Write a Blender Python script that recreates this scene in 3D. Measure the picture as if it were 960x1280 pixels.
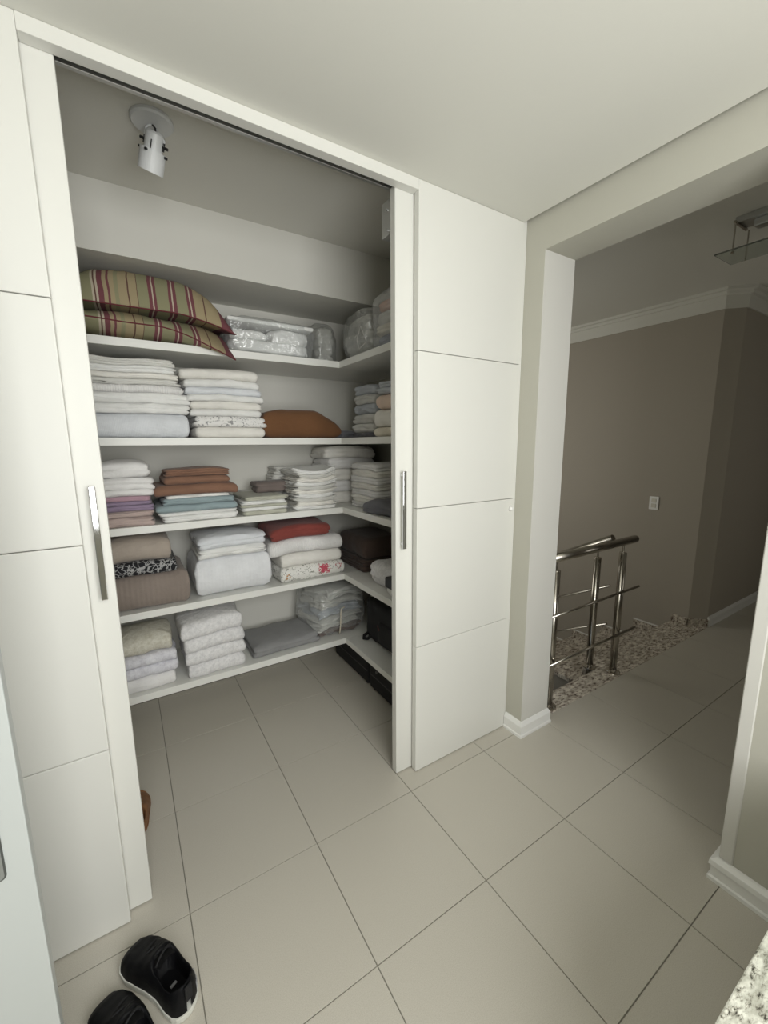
import bpy, bmesh, math, random
from mathutils import Vector, Matrix, noise

random.seed(7)
scene = bpy.context.scene
for o in list(bpy.data.objects):
    bpy.data.objects.remove(o)
C = bpy.context.collection
PI = math.pi

# ------------------------------------------------------------------ camera
cam_d = bpy.data.cameras.new('camera')
cam = bpy.data.objects.new('camera', cam_d)
C.objects.link(cam)
R_ = Vector((0.8458, -0.5334, -0.0069)); U_ = Vector((0.0923, 0.1336, 0.9867)); F_ = Vector((0.5254, 0.8353, -0.1622))
F_.normalize(); R_ = (R_ - F_ * R_.dot(F_)).normalized(); U_ = R_.cross(F_)
m = Matrix((R_, U_, -F_)).transposed().to_4x4()
m.translation = Vector((-0.950, -1.299, 1.524))
cam.matrix_world = m
cam_d.sensor_fit = 'HORIZONTAL'; cam_d.sensor_width = 36.0
cam_d.lens = 514.35 / 960 * 36
cam_d.clip_start = 0.02
scene.camera = cam

# ------------------------------------------------------------------ light
scene.view_settings.view_transform = 'Standard'
scene.view_settings.look = 'None'
scene.view_settings.gamma = 1.0
scene.view_settings.exposure = 0.0
world = bpy.data.worlds.new('world'); scene.world = world
world.use_nodes = True
bg = world.node_tree.nodes['Background']
bg.inputs[0].default_value = (0.80, 0.92, 1.0, 1); bg.inputs[1].default_value = 1.0


def area(name, loc, rot, sx, sy, power, col):
    d = bpy.data.lights.new(name, 'AREA'); d.shape = 'RECTANGLE'; d.size = sx; d.size_y = sy
    d.energy = power; d.color = col
    o = bpy.data.objects.new(name, d); C.objects.link(o)
    o.location = loc; o.rotation_euler = rot
    return o


area('daylight_through_window', (-0.56, -2.16, 1.65), (math.radians(90), 0, 0), 1.36, 1.4, 49, (1.0, 0.992, 0.96))
area('added_stair_fill_light', (0.935, 1.95, 1.35), (math.radians(90), 0, math.radians(-90)), 1.5, 1.3, 13, (1.0, 0.97, 0.88))  # added unseen fill light in the stairwell, brightens hall wall and railings
area('added_hall_fill_light', (3.3, -2.27, 1.45), (math.radians(90), 0, 0), 1.2, 1.2, 3.6, (1.0, 0.97, 0.88))  # second added fill, no window in this wall; lifts hall ceiling and corner


# ------------------------------------------------------------------ materials
def mat(name, col, rough=0.5, metal=0.0, bump=None, var=None, spec=0.5, coat=0.0, sheen=0.0):
    """plain procedural material: optional (scale, strength) bump and (scale, amount) tone variation"""
    M = bpy.data.materials.new(name); M.use_nodes = True
    nt = M.node_tree; b = nt.nodes['Principled BSDF']
    b.inputs['Base Color'].default_value = (*col, 1)
    b.inputs['Roughness'].default_value = rough
    b.inputs['Metallic'].default_value = metal
    b.inputs['Specular IOR Level'].default_value = spec
    b.inputs['Coat Weight'].default_value = coat
    b.inputs['Sheen Weight'].default_value = sheen
    tc = nt.nodes.new('ShaderNodeTexCoord')
    if var:
        n = nt.nodes.new('ShaderNodeTexNoise'); n.inputs['Scale'].default_value = var[0]
        n.inputs['Detail'].default_value = 4
        nt.links.new(tc.outputs['Object'], n.inputs['Vector'])
        r = nt.nodes.new('ShaderNodeValToRGB')
        r.color_ramp.elements[0].position = 0.3; r.color_ramp.elements[1].position = 0.7
        a = var[1]
        r.color_ramp.elements[0].color = (*[c * (1 - a) for c in col], 1)
        r.color_ramp.elements[1].color = (*[min(1, c * (1 + a)) for c in col], 1)
        nt.links.new(n.outputs['Fac'], r.inputs['Fac'])
        nt.links.new(r.outputs['Color'], b.inputs['Base Color'])
    if bump:
        n = nt.nodes.new('ShaderNodeTexNoise'); n.inputs['Scale'].default_value = bump[0]
        n.inputs['Detail'].default_value = 5
        nt.links.new(tc.outputs['Object'], n.inputs['Vector'])
        bp = nt.nodes.new('ShaderNodeBump'); bp.inputs['Strength'].default_value = bump[1]
        bp.inputs['Distance'].default_value = bump[2] if len(bump) > 2 else 0.002
        nt.links.new(n.outputs['Fac'], bp.inputs['Height'])
        nt.links.new(bp.outputs['Normal'], b.inputs['Normal'])
    return M


def ramp_mat(name, tex, stops, rough=0.8, constant=False, bump=(300, 0.3), scale_vec=(1, 1, 1), interp=None):
    """colour ramp driven by a texture node; tex(nt, vec_socket) returns a value socket"""
    M = bpy.data.materials.new(name); M.use_nodes = True
    nt = M.node_tree; b = nt.nodes['Principled BSDF']; b.inputs['Roughness'].default_value = rough
    tc = nt.nodes.new('ShaderNodeTexCoord')
    mp = nt.nodes.new('ShaderNodeMapping'); mp.inputs['Scale'].default_value = scale_vec
    nt.links.new(tc.outputs['Object'], mp.inputs['Vector'])
    v = tex(nt, mp.outputs['Vector'])
    r = nt.nodes.new('ShaderNodeValToRGB'); cr = r.color_ramp
    if constant: cr.interpolation = 'CONSTANT'
    cr.elements[0].position = stops[0][0]; cr.elements[0].color = (*stops[0][1], 1)
    cr.elements[1].position = stops[1][0]; cr.elements[1].color = (*stops[1][1], 1)
    for p, c in stops[2:]:
        e = cr.elements.new(p); e.color = (*c, 1)
    nt.links.new(v, r.inputs['Fac'])
    nt.links.new(r.outputs['Color'], b.inputs['Base Color'])
    if bump:
        n = nt.nodes.new('ShaderNodeTexNoise'); n.inputs['Scale'].default_value = bump[0]; n.inputs['Detail'].default_value = 4
        nt.links.new(tc.outputs['Object'], n.inputs['Vector'])
        bp = nt.nodes.new('ShaderNodeBump'); bp.inputs['Strength'].default_value = bump[1]; bp.inputs['Distance'].default_value = 0.002
        nt.links.new(n.outputs['Fac'], bp.inputs['Height']); nt.links.new(bp.outputs['Normal'], b.inputs['Normal'])
    return M


def tex_noise(scale, detail=4, rough=0.6, dist=0.0):
    def f(nt, v):
        n = nt.nodes.new('ShaderNodeTexNoise'); n.inputs['Scale'].default_value = scale
        n.inputs['Detail'].default_value = detail; n.inputs['Roughness'].default_value = rough
        n.inputs['Distortion'].default_value = dist
        nt.links.new(v, n.inputs['Vector']); return n.outputs['Fac']
    return f


def tex_x(x0, x1, axis='X', wob=0.0):
    """normalised position along one object axis, slightly wobbly"""
    def f(nt, v):
        s = nt.nodes.new('ShaderNodeSeparateXYZ'); nt.links.new(v, s.inputs[0])
        m = nt.nodes.new('ShaderNodeMapRange'); m.inputs['From Min'].default_value = x0; m.inputs['From Max'].default_value = x1
        out = s.outputs[axis]
        if wob:
            n = nt.nodes.new('ShaderNodeTexNoise'); n.inputs['Scale'].default_value = 5
            nt.links.new(v, n.inputs['Vector'])
            a = nt.nodes.new('ShaderNodeMath'); a.operation = 'MULTIPLY_ADD'
            nt.links.new(n.outputs['Fac'], a.inputs[0]); a.inputs[1].default_value = wob; nt.links.new(out, a.inputs[2])
            out = a.outputs[0]
        nt.links.new(out, m.inputs['Value']); return m.outputs['Result']
    return f


W_LAM = mat('white_lacquer_board', (0.71, 0.707, 0.665), 0.42, bump=(60, 0.04, 0.0005))
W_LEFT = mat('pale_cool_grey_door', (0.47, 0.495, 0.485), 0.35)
W_SHELF = mat('white_melamine', (0.80, 0.80, 0.76), 0.4)
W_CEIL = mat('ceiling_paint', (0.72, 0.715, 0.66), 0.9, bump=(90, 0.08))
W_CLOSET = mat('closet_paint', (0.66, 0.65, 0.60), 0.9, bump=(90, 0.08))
W_WALL = mat('greige_wall_paint', (0.50, 0.49, 0.425), 0.85, bump=(110, 0.1))
W_JAMB = mat('pale_jamb_paint', (0.64, 0.63, 0.59), 0.8, bump=(110, 0.1))
W_TAUPE = mat('taupe_wall_paint', (0.41, 0.375, 0.32), 0.85, bump=(110, 0.1))
W_TRIM = mat('white_trim_paint', (0.84, 0.84, 0.82), 0.35)
ALU = mat('brushed_aluminium', (0.62, 0.63, 0.63), 0.35, 1.0)
CHROME = mat('chrome', (0.66, 0.66, 0.67), 0.06, 1.0)
STEEL = mat('brushed_stainless_steel', (0.52, 0.49, 0.44), 0.22, 1.0, bump=(400, 0.03))
DARK = mat('painted_slot_shade', (0.02, 0.02, 0.02), 0.8)
GROUT = mat('grey_grout', (0.26, 0.245, 0.21), 0.95)
TILE = ramp_mat('beige_porcelain_tile', tex_noise(420, 3, 0.7), [(0.3, (0.47, 0.44, 0.375)), (0.5, (0.545, 0.515, 0.45)), (0.72, (0.60, 0.575, 0.51))], 0.38, bump=(500, 0.02))


def granite(name, base, dark, tint, sc):
    M = bpy.data.materials.new(name); M.use_nodes = True
    nt = M.node_tree; b = nt.nodes['Principled BSDF']; b.inputs['Roughness'].default_value = 0.18
    tc = nt.nodes.new('ShaderNodeTexCoord')
    mp = nt.nodes.new('ShaderNodeMapping'); mp.inputs['Scale'].default_value = (1, 2.1, 1.5); mp.inputs['Rotation'].default_value = (0, 0, 0.6)
    nt.links.new(tc.outputs['Object'], mp.inputs['Vector'])
    n1 = nt.nodes.new('ShaderNodeTexNoise'); n1.inputs['Scale'].default_value = sc; n1.inputs['Detail'].default_value = 5; n1.inputs['Roughness'].default_value = 0.65
    n2 = nt.nodes.new('ShaderNodeTexNoise'); n2.inputs['Scale'].default_value = sc * 0.45; n2.inputs['Detail'].default_value = 3
    v = nt.nodes.new('ShaderNodeTexVoronoi'); v.inputs['Scale'].default_value = sc * 1.3
    for n in (n1, n2, v): nt.links.new(mp.outputs['Vector'], n.inputs['Vector'])
    r1 = nt.nodes.new('ShaderNodeValToRGB'); e = r1.color_ramp.elements
    e[0].position = 0.36; e[0].color = (*dark, 1); e[1].position = 0.43; e[1].color = (*tint, 1)
    k = r1.color_ramp.elements.new(0.52); k.color = (*base, 1)
    k = r1.color_ramp.elements.new(0.70); k.color = (*[min(1, c * 1.12) for c in base], 1)
    nt.links.new(n1.outputs['Fac'], r1.inputs['Fac'])
    r2 = nt.nodes.new('ShaderNodeValToRGB'); e = r2.color_ramp.elements
    e[0].position = 0.4; e[0].color = (*[c * 0.72 for c in tint], 1); e[1].position = 0.6; e[1].color = (1, 1, 1, 1)
    nt.links.new(n2.outputs['Fac'], r2.inputs['Fac'])
    mx = nt.nodes.new('ShaderNodeMix'); mx.data_type = 'RGBA'; mx.blend_type = 'MULTIPLY'; mx.inputs[0].default_value = 0.55
    nt.links.new(r1.outputs['Color'], mx.inputs[6]); nt.links.new(r2.outputs['Color'], mx.inputs[7])
    nt.links.new(mx.outputs[2], b.inputs['Base Color'])
    return M


GRAN_TOP = granite('cream_granite', (0.66, 0.66, 0.58), (0.06, 0.055, 0.045), (0.40, 0.39, 0.33), 75)
GRAN_STAIR = granite('stair_granite', (0.74, 0.69, 0.60), (0.10, 0.075, 0.065), (0.42, 0.36, 0.31), 32)


def wrinkle(M, scale=16, strength=0.55, dist=0.008):
    nt = M.node_tree; b = nt.nodes['Principled BSDF']
    tc = nt.nodes.new('ShaderNodeTexCoord')
    mp = nt.nodes.new('ShaderNodeMapping'); mp.inputs['Scale'].default_value = (1, 1, 2.2)
    n = nt.nodes.new('ShaderNodeTexNoise'); n.inputs['Scale'].default_value = scale; n.inputs['Detail'].default_value = 3; n.inputs['Distortion'].default_value = 0.9
    nt.links.new(tc.outputs['Object'], mp.inputs[0]); nt.links.new(mp.outputs[0], n.inputs['Vector'])
    w = nt.nodes.new('ShaderNodeBump'); w.inputs['Strength'].default_value = strength; w.inputs['Distance'].default_value = dist
    nt.links.new(n.outputs['Fac'], w.inputs['Height'])
    old = b.inputs['Normal'].links
    if old: nt.links.new(old[0].from_socket, w.inputs['Normal'])
    nt.links.new(w.outputs['Normal'], b.inputs['Normal'])
    return M


def fabric(name, col, fine=260, strength=0.5, rough=0.95, var=(14, 0.05)):
    return wrinkle(mat(name, col, rough, bump=(fine, strength, 0.0015), var=var, spec=0.15, sheen=0.15))


def ribbed(name, col, freq=260, axis='X', strength=0.5):
    M = fabric(name, col)
    nt = M.node_tree
    tc = nt.nodes.new('ShaderNodeTexCoord')
    w = nt.nodes.new('ShaderNodeTexWave'); w.bands_direction = axis; w.inputs['Scale'].default_value = freq / 6.28
    w.inputs['Distortion'].default_value = 1.0
    nt.links.new(tc.outputs['Object'], w.inputs['Vector'])
    bp = nt.nodes.new('ShaderNodeBump'); bp.inputs['Strength'].default_value = strength; bp.inputs['Distance'].default_value = 0.002
    nt.links.new(w.outputs['Fac'], bp.inputs['Height'])
    nt.links.new(nt.nodes['Principled BSDF'].inputs['Normal'].links[0].from_socket, bp.inputs['Normal'])
    nt.links.new(bp.outputs['Normal'], nt.nodes['Principled BSDF'].inputs['Normal'])
    return M


F_WHITE = fabric('white_cotton', (0.80, 0.80, 0.78))
F_WHITE2 = fabric('warm_white_cotton', (0.80, 0.78, 0.73))
F_COOL = ribbed('cool_white_ribbed_cotton', (0.74, 0.76, 0.79), 420, 'X', 0.35)
F_GREYW = fabric('greyish_white_cotton', (0.66, 0.655, 0.62))
F_TERRYW = fabric('white_terry', (0.80, 0.79, 0.78), 180, 0.9)
F_PLUSHW = ramp_mat('white_plush', tex_noise(55, 5, 0.7), [(0.35, (0.66, 0.655, 0.66)), (0.62, (0.84, 0.83, 0.83))], 1.0, bump=(140, 1.0))
F_PLUSHB = ramp_mat('beige_plush', tex_noise(55, 5, 0.7), [(0.35, (0.50, 0.47, 0.38)), (0.62, (0.66, 0.64, 0.56))], 1.0, bump=(140, 1.0))
F_PLUSHL = ramp_mat('lavender_white_plush', tex_noise(40, 5, 0.7), [(0.35, (0.60, 0.59, 0.64)), (0.62, (0.78, 0.78, 0.82))], 1.0, bump=(140, 1.0))
F_MAUVE = fabric('mauve_terry', (0.46, 0.30, 0.36), 180, 0.9)
F_PURPLE = fabric('purple_terry', (0.30, 0.235, 0.33), 180, 0.9)
F_PINK = fabric('dusty_pink_terry', (0.50, 0.40, 0.37), 180, 0.9)
F_TERRA = fabric('terracotta_cotton', (0.25, 0.14, 0.095))
F_BROWN = fabric('brown_blanket', (0.165, 0.080, 0.038), 300, 0.4)
F_BLUE = fabric('dusty_blue_cotton', (0.30, 0.375, 0.395))
F_TAUPE = ribbed('taupe_blanket', (0.27, 0.225, 0.195), 90, 'X', 0.7)
F_BEIGE = fabric('beige_terry', (0.40, 0.345, 0.295), 180, 0.8)
F_DTAUPE = fabric('dark_taupe_cloth', (0.20, 0.165, 0.15))
F_RED = fabric('red_cotton', (0.24, 0.060, 0.050))
F_DGREY = fabric('charcoal_cloth', (0.15, 0.15, 0.165))
F_GREY = ribbed('grey_cotton', (0.285, 0.285, 0.285), 500, 'Y', 0.4)
F_DBROWN = fabric('dark_brown_cloth', (0.085, 0.06, 0.05))
F_BGREY = fabric('blue_grey_cotton', (0.50, 0.53, 0.57))
F_CREAM = fabric('cream_cotton', (0.78, 0.72, 0.60))
F_BLUSH = fabric('blush_cotton', (0.74, 0.58, 0.48))
F_SAGE = fabric('sage_edged_cotton', (0.50, 0.50, 0.42))
F_QUILT = ribbed('white_quilted_cotton', (0.79, 0.80, 0.82), 110, 'X', 0.25)
F_RIBW = ribbed('white_ribbed_throw', (0.79, 0.78, 0.77), 200, 'X', 0.6)
F_BLACK = mat('black_nylon', (0.006, 0.006, 0.007), 0.7, bump=(300, 0.3))


def voro(scale, feature='F1', dist_noise=0.0):
    def f(nt, v):
        n = nt.nodes.new('ShaderNodeTexVoronoi'); n.inputs['Scale'].default_value = scale
        n.feature = feature
        src = v
        if dist_noise:
            t = nt.nodes.new('ShaderNodeTexNoise'); t.inputs['Scale'].default_value = scale * 0.8
            nt.links.new(v, t.inputs['Vector'])
            a = nt.nodes.new('ShaderNodeMixRGB'); a.blend_type = 'ADD'; a.inputs[0].default_value = dist_noise
            nt.links.new(v, a.inputs[1]); nt.links.new(t.outputs['Color'], a.inputs[2]); src = a.outputs[0]
        nt.links.new(src, n.inputs['Vector']); return n.outputs['Distance']
    return f


F_SPRIG = ramp_mat('white_cotton_grey_sprigs', tex_noise(48, 2, 0.5, 1.5), [(0.0, (0.28, 0.28, 0.29)), (0.36, (0.32, 0.32, 0.32)), (0.44, (0.80, 0.79, 0.77)), (1, (0.82, 0.81, 0.79))], 0.95)
F_PRINT = ramp_mat('black_cloth_white_swirls', voro(38, 'DISTANCE_TO_EDGE', 0.05), [(0.0, (0.42, 0.42, 0.42)), (0.055, (0.30, 0.30, 0.30)), (0.09, (0.012, 0.012, 0.015)), (1, (0.012, 0.012, 0.015))], 0.9)


def floral():
    M = fabric('white_floral_cotton', (0.80, 0.79, 0.75)); nt = M.node_tree; b = nt.nodes['Principled BSDF']
    tc = nt.nodes.new('ShaderNodeTexCoord')
    n = nt.nodes.new('ShaderNodeTexNoise'); n.inputs['Scale'].default_value = 55; n.inputs['Detail'].default_value = 2; n.inputs['Distortion'].default_value = 1.2
    nt.links.new(tc.outputs['Object'], n.inputs['Vector'])
    r = nt.nodes.new('ShaderNodeValToRGB'); e = r.color_ramp.elements
    e[0].position = 0.36; e[0].color = (0.25, 0.25, 0.21, 1); e[1].position = 0.43; e[1].color = (0.80, 0.79, 0.75, 1)
    nt.links.new(n.outputs['Fac'], r.inputs['Fac'])
    # red flowers: sparse blobs broken up by petals
    def flower(cx, rad, colr, prev):
        d = nt.nodes.new('ShaderNodeVectorMath'); d.operation = 'DISTANCE'; d.inputs[1].default_value = cx
        nt.links.new(tc.outputs['Object'], d.inputs[0])
        k = nt.nodes.new('ShaderNodeTexNoise'); k.inputs['Scale'].default_value = 110
        nt.links.new(tc.outputs['Object'], k.inputs['Vector'])
        a = nt.nodes.new('ShaderNodeMath'); a.operation = 'MULTIPLY_ADD'; a.inputs[1].default_value = 0.09
        nt.links.new(k.outputs['Fac'], a.inputs[0]); nt.links.new(d.outputs['Value'], a.inputs[2])
        l = nt.nodes.new('ShaderNodeMath'); l.operation = 'LESS_THAN'; l.inputs[1].default_value = rad + 0.045
        nt.links.new(a.outputs[0], l.inputs[0])
        mx = nt.nodes.new('ShaderNodeMixRGB'); nt.links.new(l.outputs[0], mx.inputs[0])
        nt.links.new(prev, mx.inputs[1]); mx.inputs[2].default_value = (*colr, 1)
        return mx.outputs[0]
    c = flower((0.06, -0.19, 0.055), 0.036, (0.55, 0.10, 0.14), r.outputs['Color'])
    c = flower((0.16, -0.19, 0.065), 0.016, (0.50, 0.16, 0.17), c)
    c = flower((-0.17, -0.19, 0.04), 0.012, (0.52, 0.30, 0.16), c)
    nt.links.new(c, b.inputs['Base Color'])
    return M


F_FLORAL = floral()


def stripes():
    G = (0.265, 0.255, 0.15); T = (0.35, 0.285, 0.17); Mr = (0.17, 0.055, 0.065); Cc = (0.50, 0.44, 0.34); D = (0.13, 0.065, 0.05)
    s = []; x = 0.0
    seq = [(G, 5), (Mr, 1.2), (D, .4), (G, 5.5), (Cc, .7), (D, .4), (Cc, .6), (Mr, 1.3), (T, 1.0), (Mr, .6), (T, 1.2), (G, 1), (T, 2.2), (D, .3), (T, 2.2), (D, .3), (G, 3.2),
           (Mr, .9), (Cc, .4), (Mr, .9), (G, 3.4), (Mr, .9), (Cc, .4), (Mr, .9), (G, 3.2), (Mr, .9), (Cc, .4), (Mr, .9), (T, 3), (D, .3), (T, 4.5), (Mr, 2.6)]
    tot = sum(w for _, w in seq)
    for c, w in seq:
        s.append((x, c)); x += w / tot
    M = ramp_mat('striped_cotton', tex_x(-0.36, 0.36, 'X', 0.03), [(p, c) for p, c in s], 0.9, constant=True, bump=(240, 0.3))
    return M


F_STRIPE = stripes()
F_PIPING = fabric('maroon_piping', (0.13, 0.03, 0.035))


def plastic(name, lo, hi, tint=(0.85, 0.86, 0.86), rough=0.10):
    """thin film: mostly see-through face on, glossier and milkier at grazing angles"""
    M = bpy.data.materials.new(name); M.use_nodes = True
    nt = M.node_tree; out = nt.nodes['Material Output']; nt.nodes.remove(nt.nodes['Principled BSDF'])
    t = nt.nodes.new('ShaderNodeBsdfTransparent'); t.inputs[0].default_value = (0.97, 0.98, 0.98, 1)
    d = nt.nodes.new('ShaderNodeBsdfDiffuse'); d.inputs[0].default_value = (*tint, 1)
    g = nt.nodes.new('ShaderNodeBsdfGlossy'); g.inputs['Roughness'].default_value = rough; g.inputs['Color'].default_value = (1, 1, 1, 1)
    gm = nt.nodes.new('ShaderNodeMixShader'); gm.inputs[0].default_value = 0.5
    nt.links.new(d.outputs[0], gm.inputs[1]); nt.links.new(g.outputs[0], gm.inputs[2])
    lw = nt.nodes.new('ShaderNodeLayerWeight'); lw.inputs[0].default_value = 0.35
    mr = nt.nodes.new('ShaderNodeMapRange'); mr.inputs['To Min'].default_value = lo; mr.inputs['To Max'].default_value = hi
    nt.links.new(lw.outputs['Facing'], mr.inputs['Value'])
    tc = nt.nodes.new('ShaderNodeTexCoord'); n = nt.nodes.new('ShaderNodeTexNoise'); n.inputs['Scale'].default_value = 22; n.inputs['Detail'].default_value = 3; n.inputs['Distortion'].default_value = 1.5
    nt.links.new(tc.outputs['Object'], n.inputs['Vector'])
    bp = nt.nodes.new('ShaderNodeBump'); bp.inputs['Strength'].default_value = 0.9; bp.inputs['Distance'].default_value = 0.012
    nt.links.new(n.outputs['Fac'], bp.inputs['Height'])
    for q in (d, g): nt.links.new(bp.outputs['Normal'], q.inputs['Normal'])
    mx = nt.nodes.new('ShaderNodeMixShader')
    nt.links.new(mr.outputs[0], mx.inputs[0])
    nt.links.new(t.outputs[0], mx.inputs[1]); nt.links.new(gm.outputs[0], mx.inputs[2]); nt.links.new(mx.outputs[0], out.inputs[0])
    return M


FILM = plastic('clear_plastic_film', 0.16, 0.62)
FILM_G = plastic('greyish_plastic_film', 0.30, 0.65, (0.50, 0.50, 0.47), 0.18)


def glass(name, col):
    M = bpy.data.materials.new(name); M.use_nodes = True
    b = M.node_tree.nodes['Principled BSDF']; b.inputs['Base Color'].default_value = (*col, 1)
    b.inputs['Roughness'].default_value = 0.12; b.inputs['Transmission Weight'].default_value = 0.9
    return M


GLASS = glass('frosted_lamp_glass', (0.80, 0.86, 0.82))
GLASS_G = glass('green_glass', (0.60, 0.86, 0.78))


# ------------------------------------------------------------------ helpers
def tag(o, label=None, cat=None, group=None, kind=None):
    if label: o['label'] = label
    if cat: o['category'] = cat
    if group: o['group'] = group
    if kind: o['kind'] = kind
    return o


def link(name, me, parent=None, loc=(0, 0, 0), rot=(0, 0, 0)):
    o = bpy.data.objects.new(name, me); C.objects.link(o)
    o.location = loc; o.rotation_euler = rot
    if parent: o.parent = parent
    return o


def obj(name, bm, material, parent=None, loc=(0, 0, 0), rot=(0, 0, 0), smooth=False):
    me = bpy.data.meshes.new(name)
    bmesh.ops.recalc_face_normals(bm, faces=bm.faces)
    bm.to_mesh(me); bm.free()
    if smooth:
        for p in me.polygons: p.use_smooth = True
    me.materials.append(material)
    return link(name, me, parent, loc, rot)


def empty(name, loc=(0, 0, 0), rz=0):
    o = bpy.data.objects.new(name, None); C.objects.link(o); o.location = loc; o.rotation_euler = (0, 0, rz)
    o.empty_display_size = 0.05
    return o


def NB(): return bmesh.new()


def box(bm, x0, x1, y0, y1, z0, z1, bev=0.0, seg=1):
    t = bmesh.new()
    bmesh.ops.create_cube(t, size=1)
    for v in t.verts:
        v.co = Vector(((x0 + x1) / 2 + v.co.x * (x1 - x0), (y0 + y1) / 2 + v.co.y * (y1 - y0), (z0 + z1) / 2 + v.co.z * (z1 - z0)))
    if bev:
        bmesh.ops.bevel(t, geom=t.edges[:], offset=bev, segments=seg, affect='EDGES', profile=0.6)
    me = bpy.data.meshes.new('t'); t.to_mesh(me); t.free(); bm.from_mesh(me); bpy.data.meshes.remove(me)
    return bm


def tube(bm, a, b, r, n=16, r2=None, cap=True):
    a = Vector(a); b = Vector(b); r2 = r if r2 is None else r2
    d = (b - a).normalized(); p = d.orthogonal().normalized(); q = d.cross(p)
    A = [bm.verts.new(a + (p * math.cos(2 * PI * i / n) + q * math.sin(2 * PI * i / n)) * r) for i in range(n)]
    B = [bm.verts.new(b + (p * math.cos(2 * PI * i / n) + q * math.sin(2 * PI * i / n)) * r2) for i in range(n)]
    for i in range(n): bm.faces.new((A[i], A[(i + 1) % n], B[(i + 1) % n], B[i]))
    if cap: bm.faces.new(A[::-1]); bm.faces.new(B)
    return bm


def path_tube(bm, pts, r, n=8):
    pts = [Vector(p) for p in pts]; prev = None; up = None
    for i, p in enumerate(pts):
        d = (pts[min(i + 1, len(pts) - 1)] - pts[max(i - 1, 0)]).normalized()
        if up is None: up = d.orthogonal().normalized()
        u = (up - d * up.dot(d)).normalized(); w = d.cross(u); up = u
        ring = [bm.verts.new(p + (u * math.cos(2 * PI * k / n) + w * math.sin(2 * PI * k / n)) * r) for k in range(n)]
        if prev:
            for k in range(n): bm.faces.new((prev[k], prev[(k + 1) % n], ring[(k + 1) % n], ring[k]))
        else: bm.faces.new(ring[::-1])
        prev = ring
    bm.faces.new(prev)
    return bm


def lathe(bm, prof, n=40, M=None):
    M = M or Matrix.Identity(4); prev = None
    for r, z in prof:
        ring = [bm.verts.new(M @ Vector((r * math.cos(2 * PI * k / n), r * math.sin(2 * PI * k / n), z))) for k in range(n)]
        if prev:
            for k in range(n): bm.faces.new((prev[k], prev[(k + 1) % n], ring[(k + 1) % n], ring[k]))
        prev = ring
    return bm


def extrude_profile(bm, prof, a, b, side):
    """prof: (out, z) list; runs from a to b (xy); side = unit xy vector pointing out of the wall"""
    A = [bm.verts.new((a[0] + side[0] * o, a[1] + side[1] * o, z)) for o, z in prof]
    B = [bm.verts.new((b[0] + side[0] * o, b[1] + side[1] * o, z)) for o, z in prof]
    n = len(prof)
    for i in range(n): bm.faces.new((A[i], A[(i + 1) % n], B[(i + 1) % n], B[i]))
    bm.faces.new(A[::-1]); bm.faces.new(B)


def sweep_profile(bm, prof, pts, dirs):
    """prof (out,z); pts xy corner points; dirs mitred outward vectors at each point"""
    rows = [[bm.verts.new((p[0] + d[0] * o, p[1] + d[1] * o, z)) for o, z in prof] for p, d in zip(pts, dirs)]
    n = len(prof)
    for A, B in zip(rows, rows[1:]):
        for i in range(n): bm.faces.new((A[i], A[(i + 1) % n], B[(i + 1) % n], B[i]))
    bm.faces.new(rows[0][::-1]); bm.faces.new(rows[-1])


def N3(x, y, z): return noise.noise(Vector((x, y, z)))


# ------------------------------------------------------------------ setting: floor
floor = obj('floor', box(box(NB(), -2.05, 0.95, -2.3, 1.42, -0.12, -0.0030), 0.95, 5.6, -2.3, -0.001, -0.12, -0.0030), GROUT)
tag(floor, 'beige square porcelain floor tiles of the room, closet and hall', 'floor', kind='structure')
T = 0.45; G = 0.0017
tile_cache = {}


def tile(x0, x1, y0, y1):
    w, d = round(x1 - x0, 4), round(y1 - y0, 4)
    if (w, d) not in tile_cache:
        bm = NB(); box(bm, -w / 2, w / 2, -d / 2, d / 2, -0.009, 0, 0.0003)
        me = bpy.data.meshes.new('tile'); bm.to_mesh(me); bm.free(); me.materials.append(TILE); tile_cache[(w, d)] = me
    link('tile', tile_cache[(w, d)], floor, ((x0 + x1) / 2, (y0 + y1) / 2, 0))


for j in range(-7, 4):
    for i in range(-5, 12):
        x0, x1, y0, y1 = i * T, (i + 1) * T, j * T, (j + 1) * T
        spans = [(-1.80, 0.61)] if j >= 0 else [(-1.95, 5.4)] if j in (-1, -2) else [(-1.95, 0.69), (0.95, 5.4)]
        yl, yh = -2.2, 1.39
        for a, b in spans:
            if j == 0: b = 0.69
            u0, u1 = max(x0, a), min(x1, b); v0, v1 = max(y0, yl), min(y1, yh)
            if a == 0.95: v0 = max(v0, -2.3)
            if u1 - u0 > 0.02 and v1 - v0 > 0.02: tile(u0 + G, u1 - G, v0 + G, v1 - G)

# ------------------------------------------------------------------ setting: shell
def struct(name, bm, m, label, cat='wall'):
    return tag(obj(name, bm, m), label, cat, kind='structure')


WX = 0.690          # doorway wall face
JY = -0.025         # doorway far jamb
JN = -0.885         # doorway near jamb
struct('ceiling', box(NB(), -2.05, 0.668, -2.3, 0.112, 2.50, 2.62), W_CEIL, 'smooth white plaster ceiling of the room', 'ceiling')
struct('ceiling_recess', box(NB(), 0.668, 0.69, -2.2, 0.16, 2.56, 2.66), W_CEIL, 'narrow shadow gap strip between ceiling and doorway wall', 'ceiling')
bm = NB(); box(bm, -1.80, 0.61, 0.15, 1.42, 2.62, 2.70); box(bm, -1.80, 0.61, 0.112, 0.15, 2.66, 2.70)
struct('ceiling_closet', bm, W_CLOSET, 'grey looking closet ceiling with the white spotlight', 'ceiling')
struct('ceiling_hall', box(NB(), 0.90, 5.6, -2.4, 3.4, 2.645, 2.72), W_CEIL, 'dim hall ceiling beyond the doorway with glass lamp', 'ceiling')
bm = NB()
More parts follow.
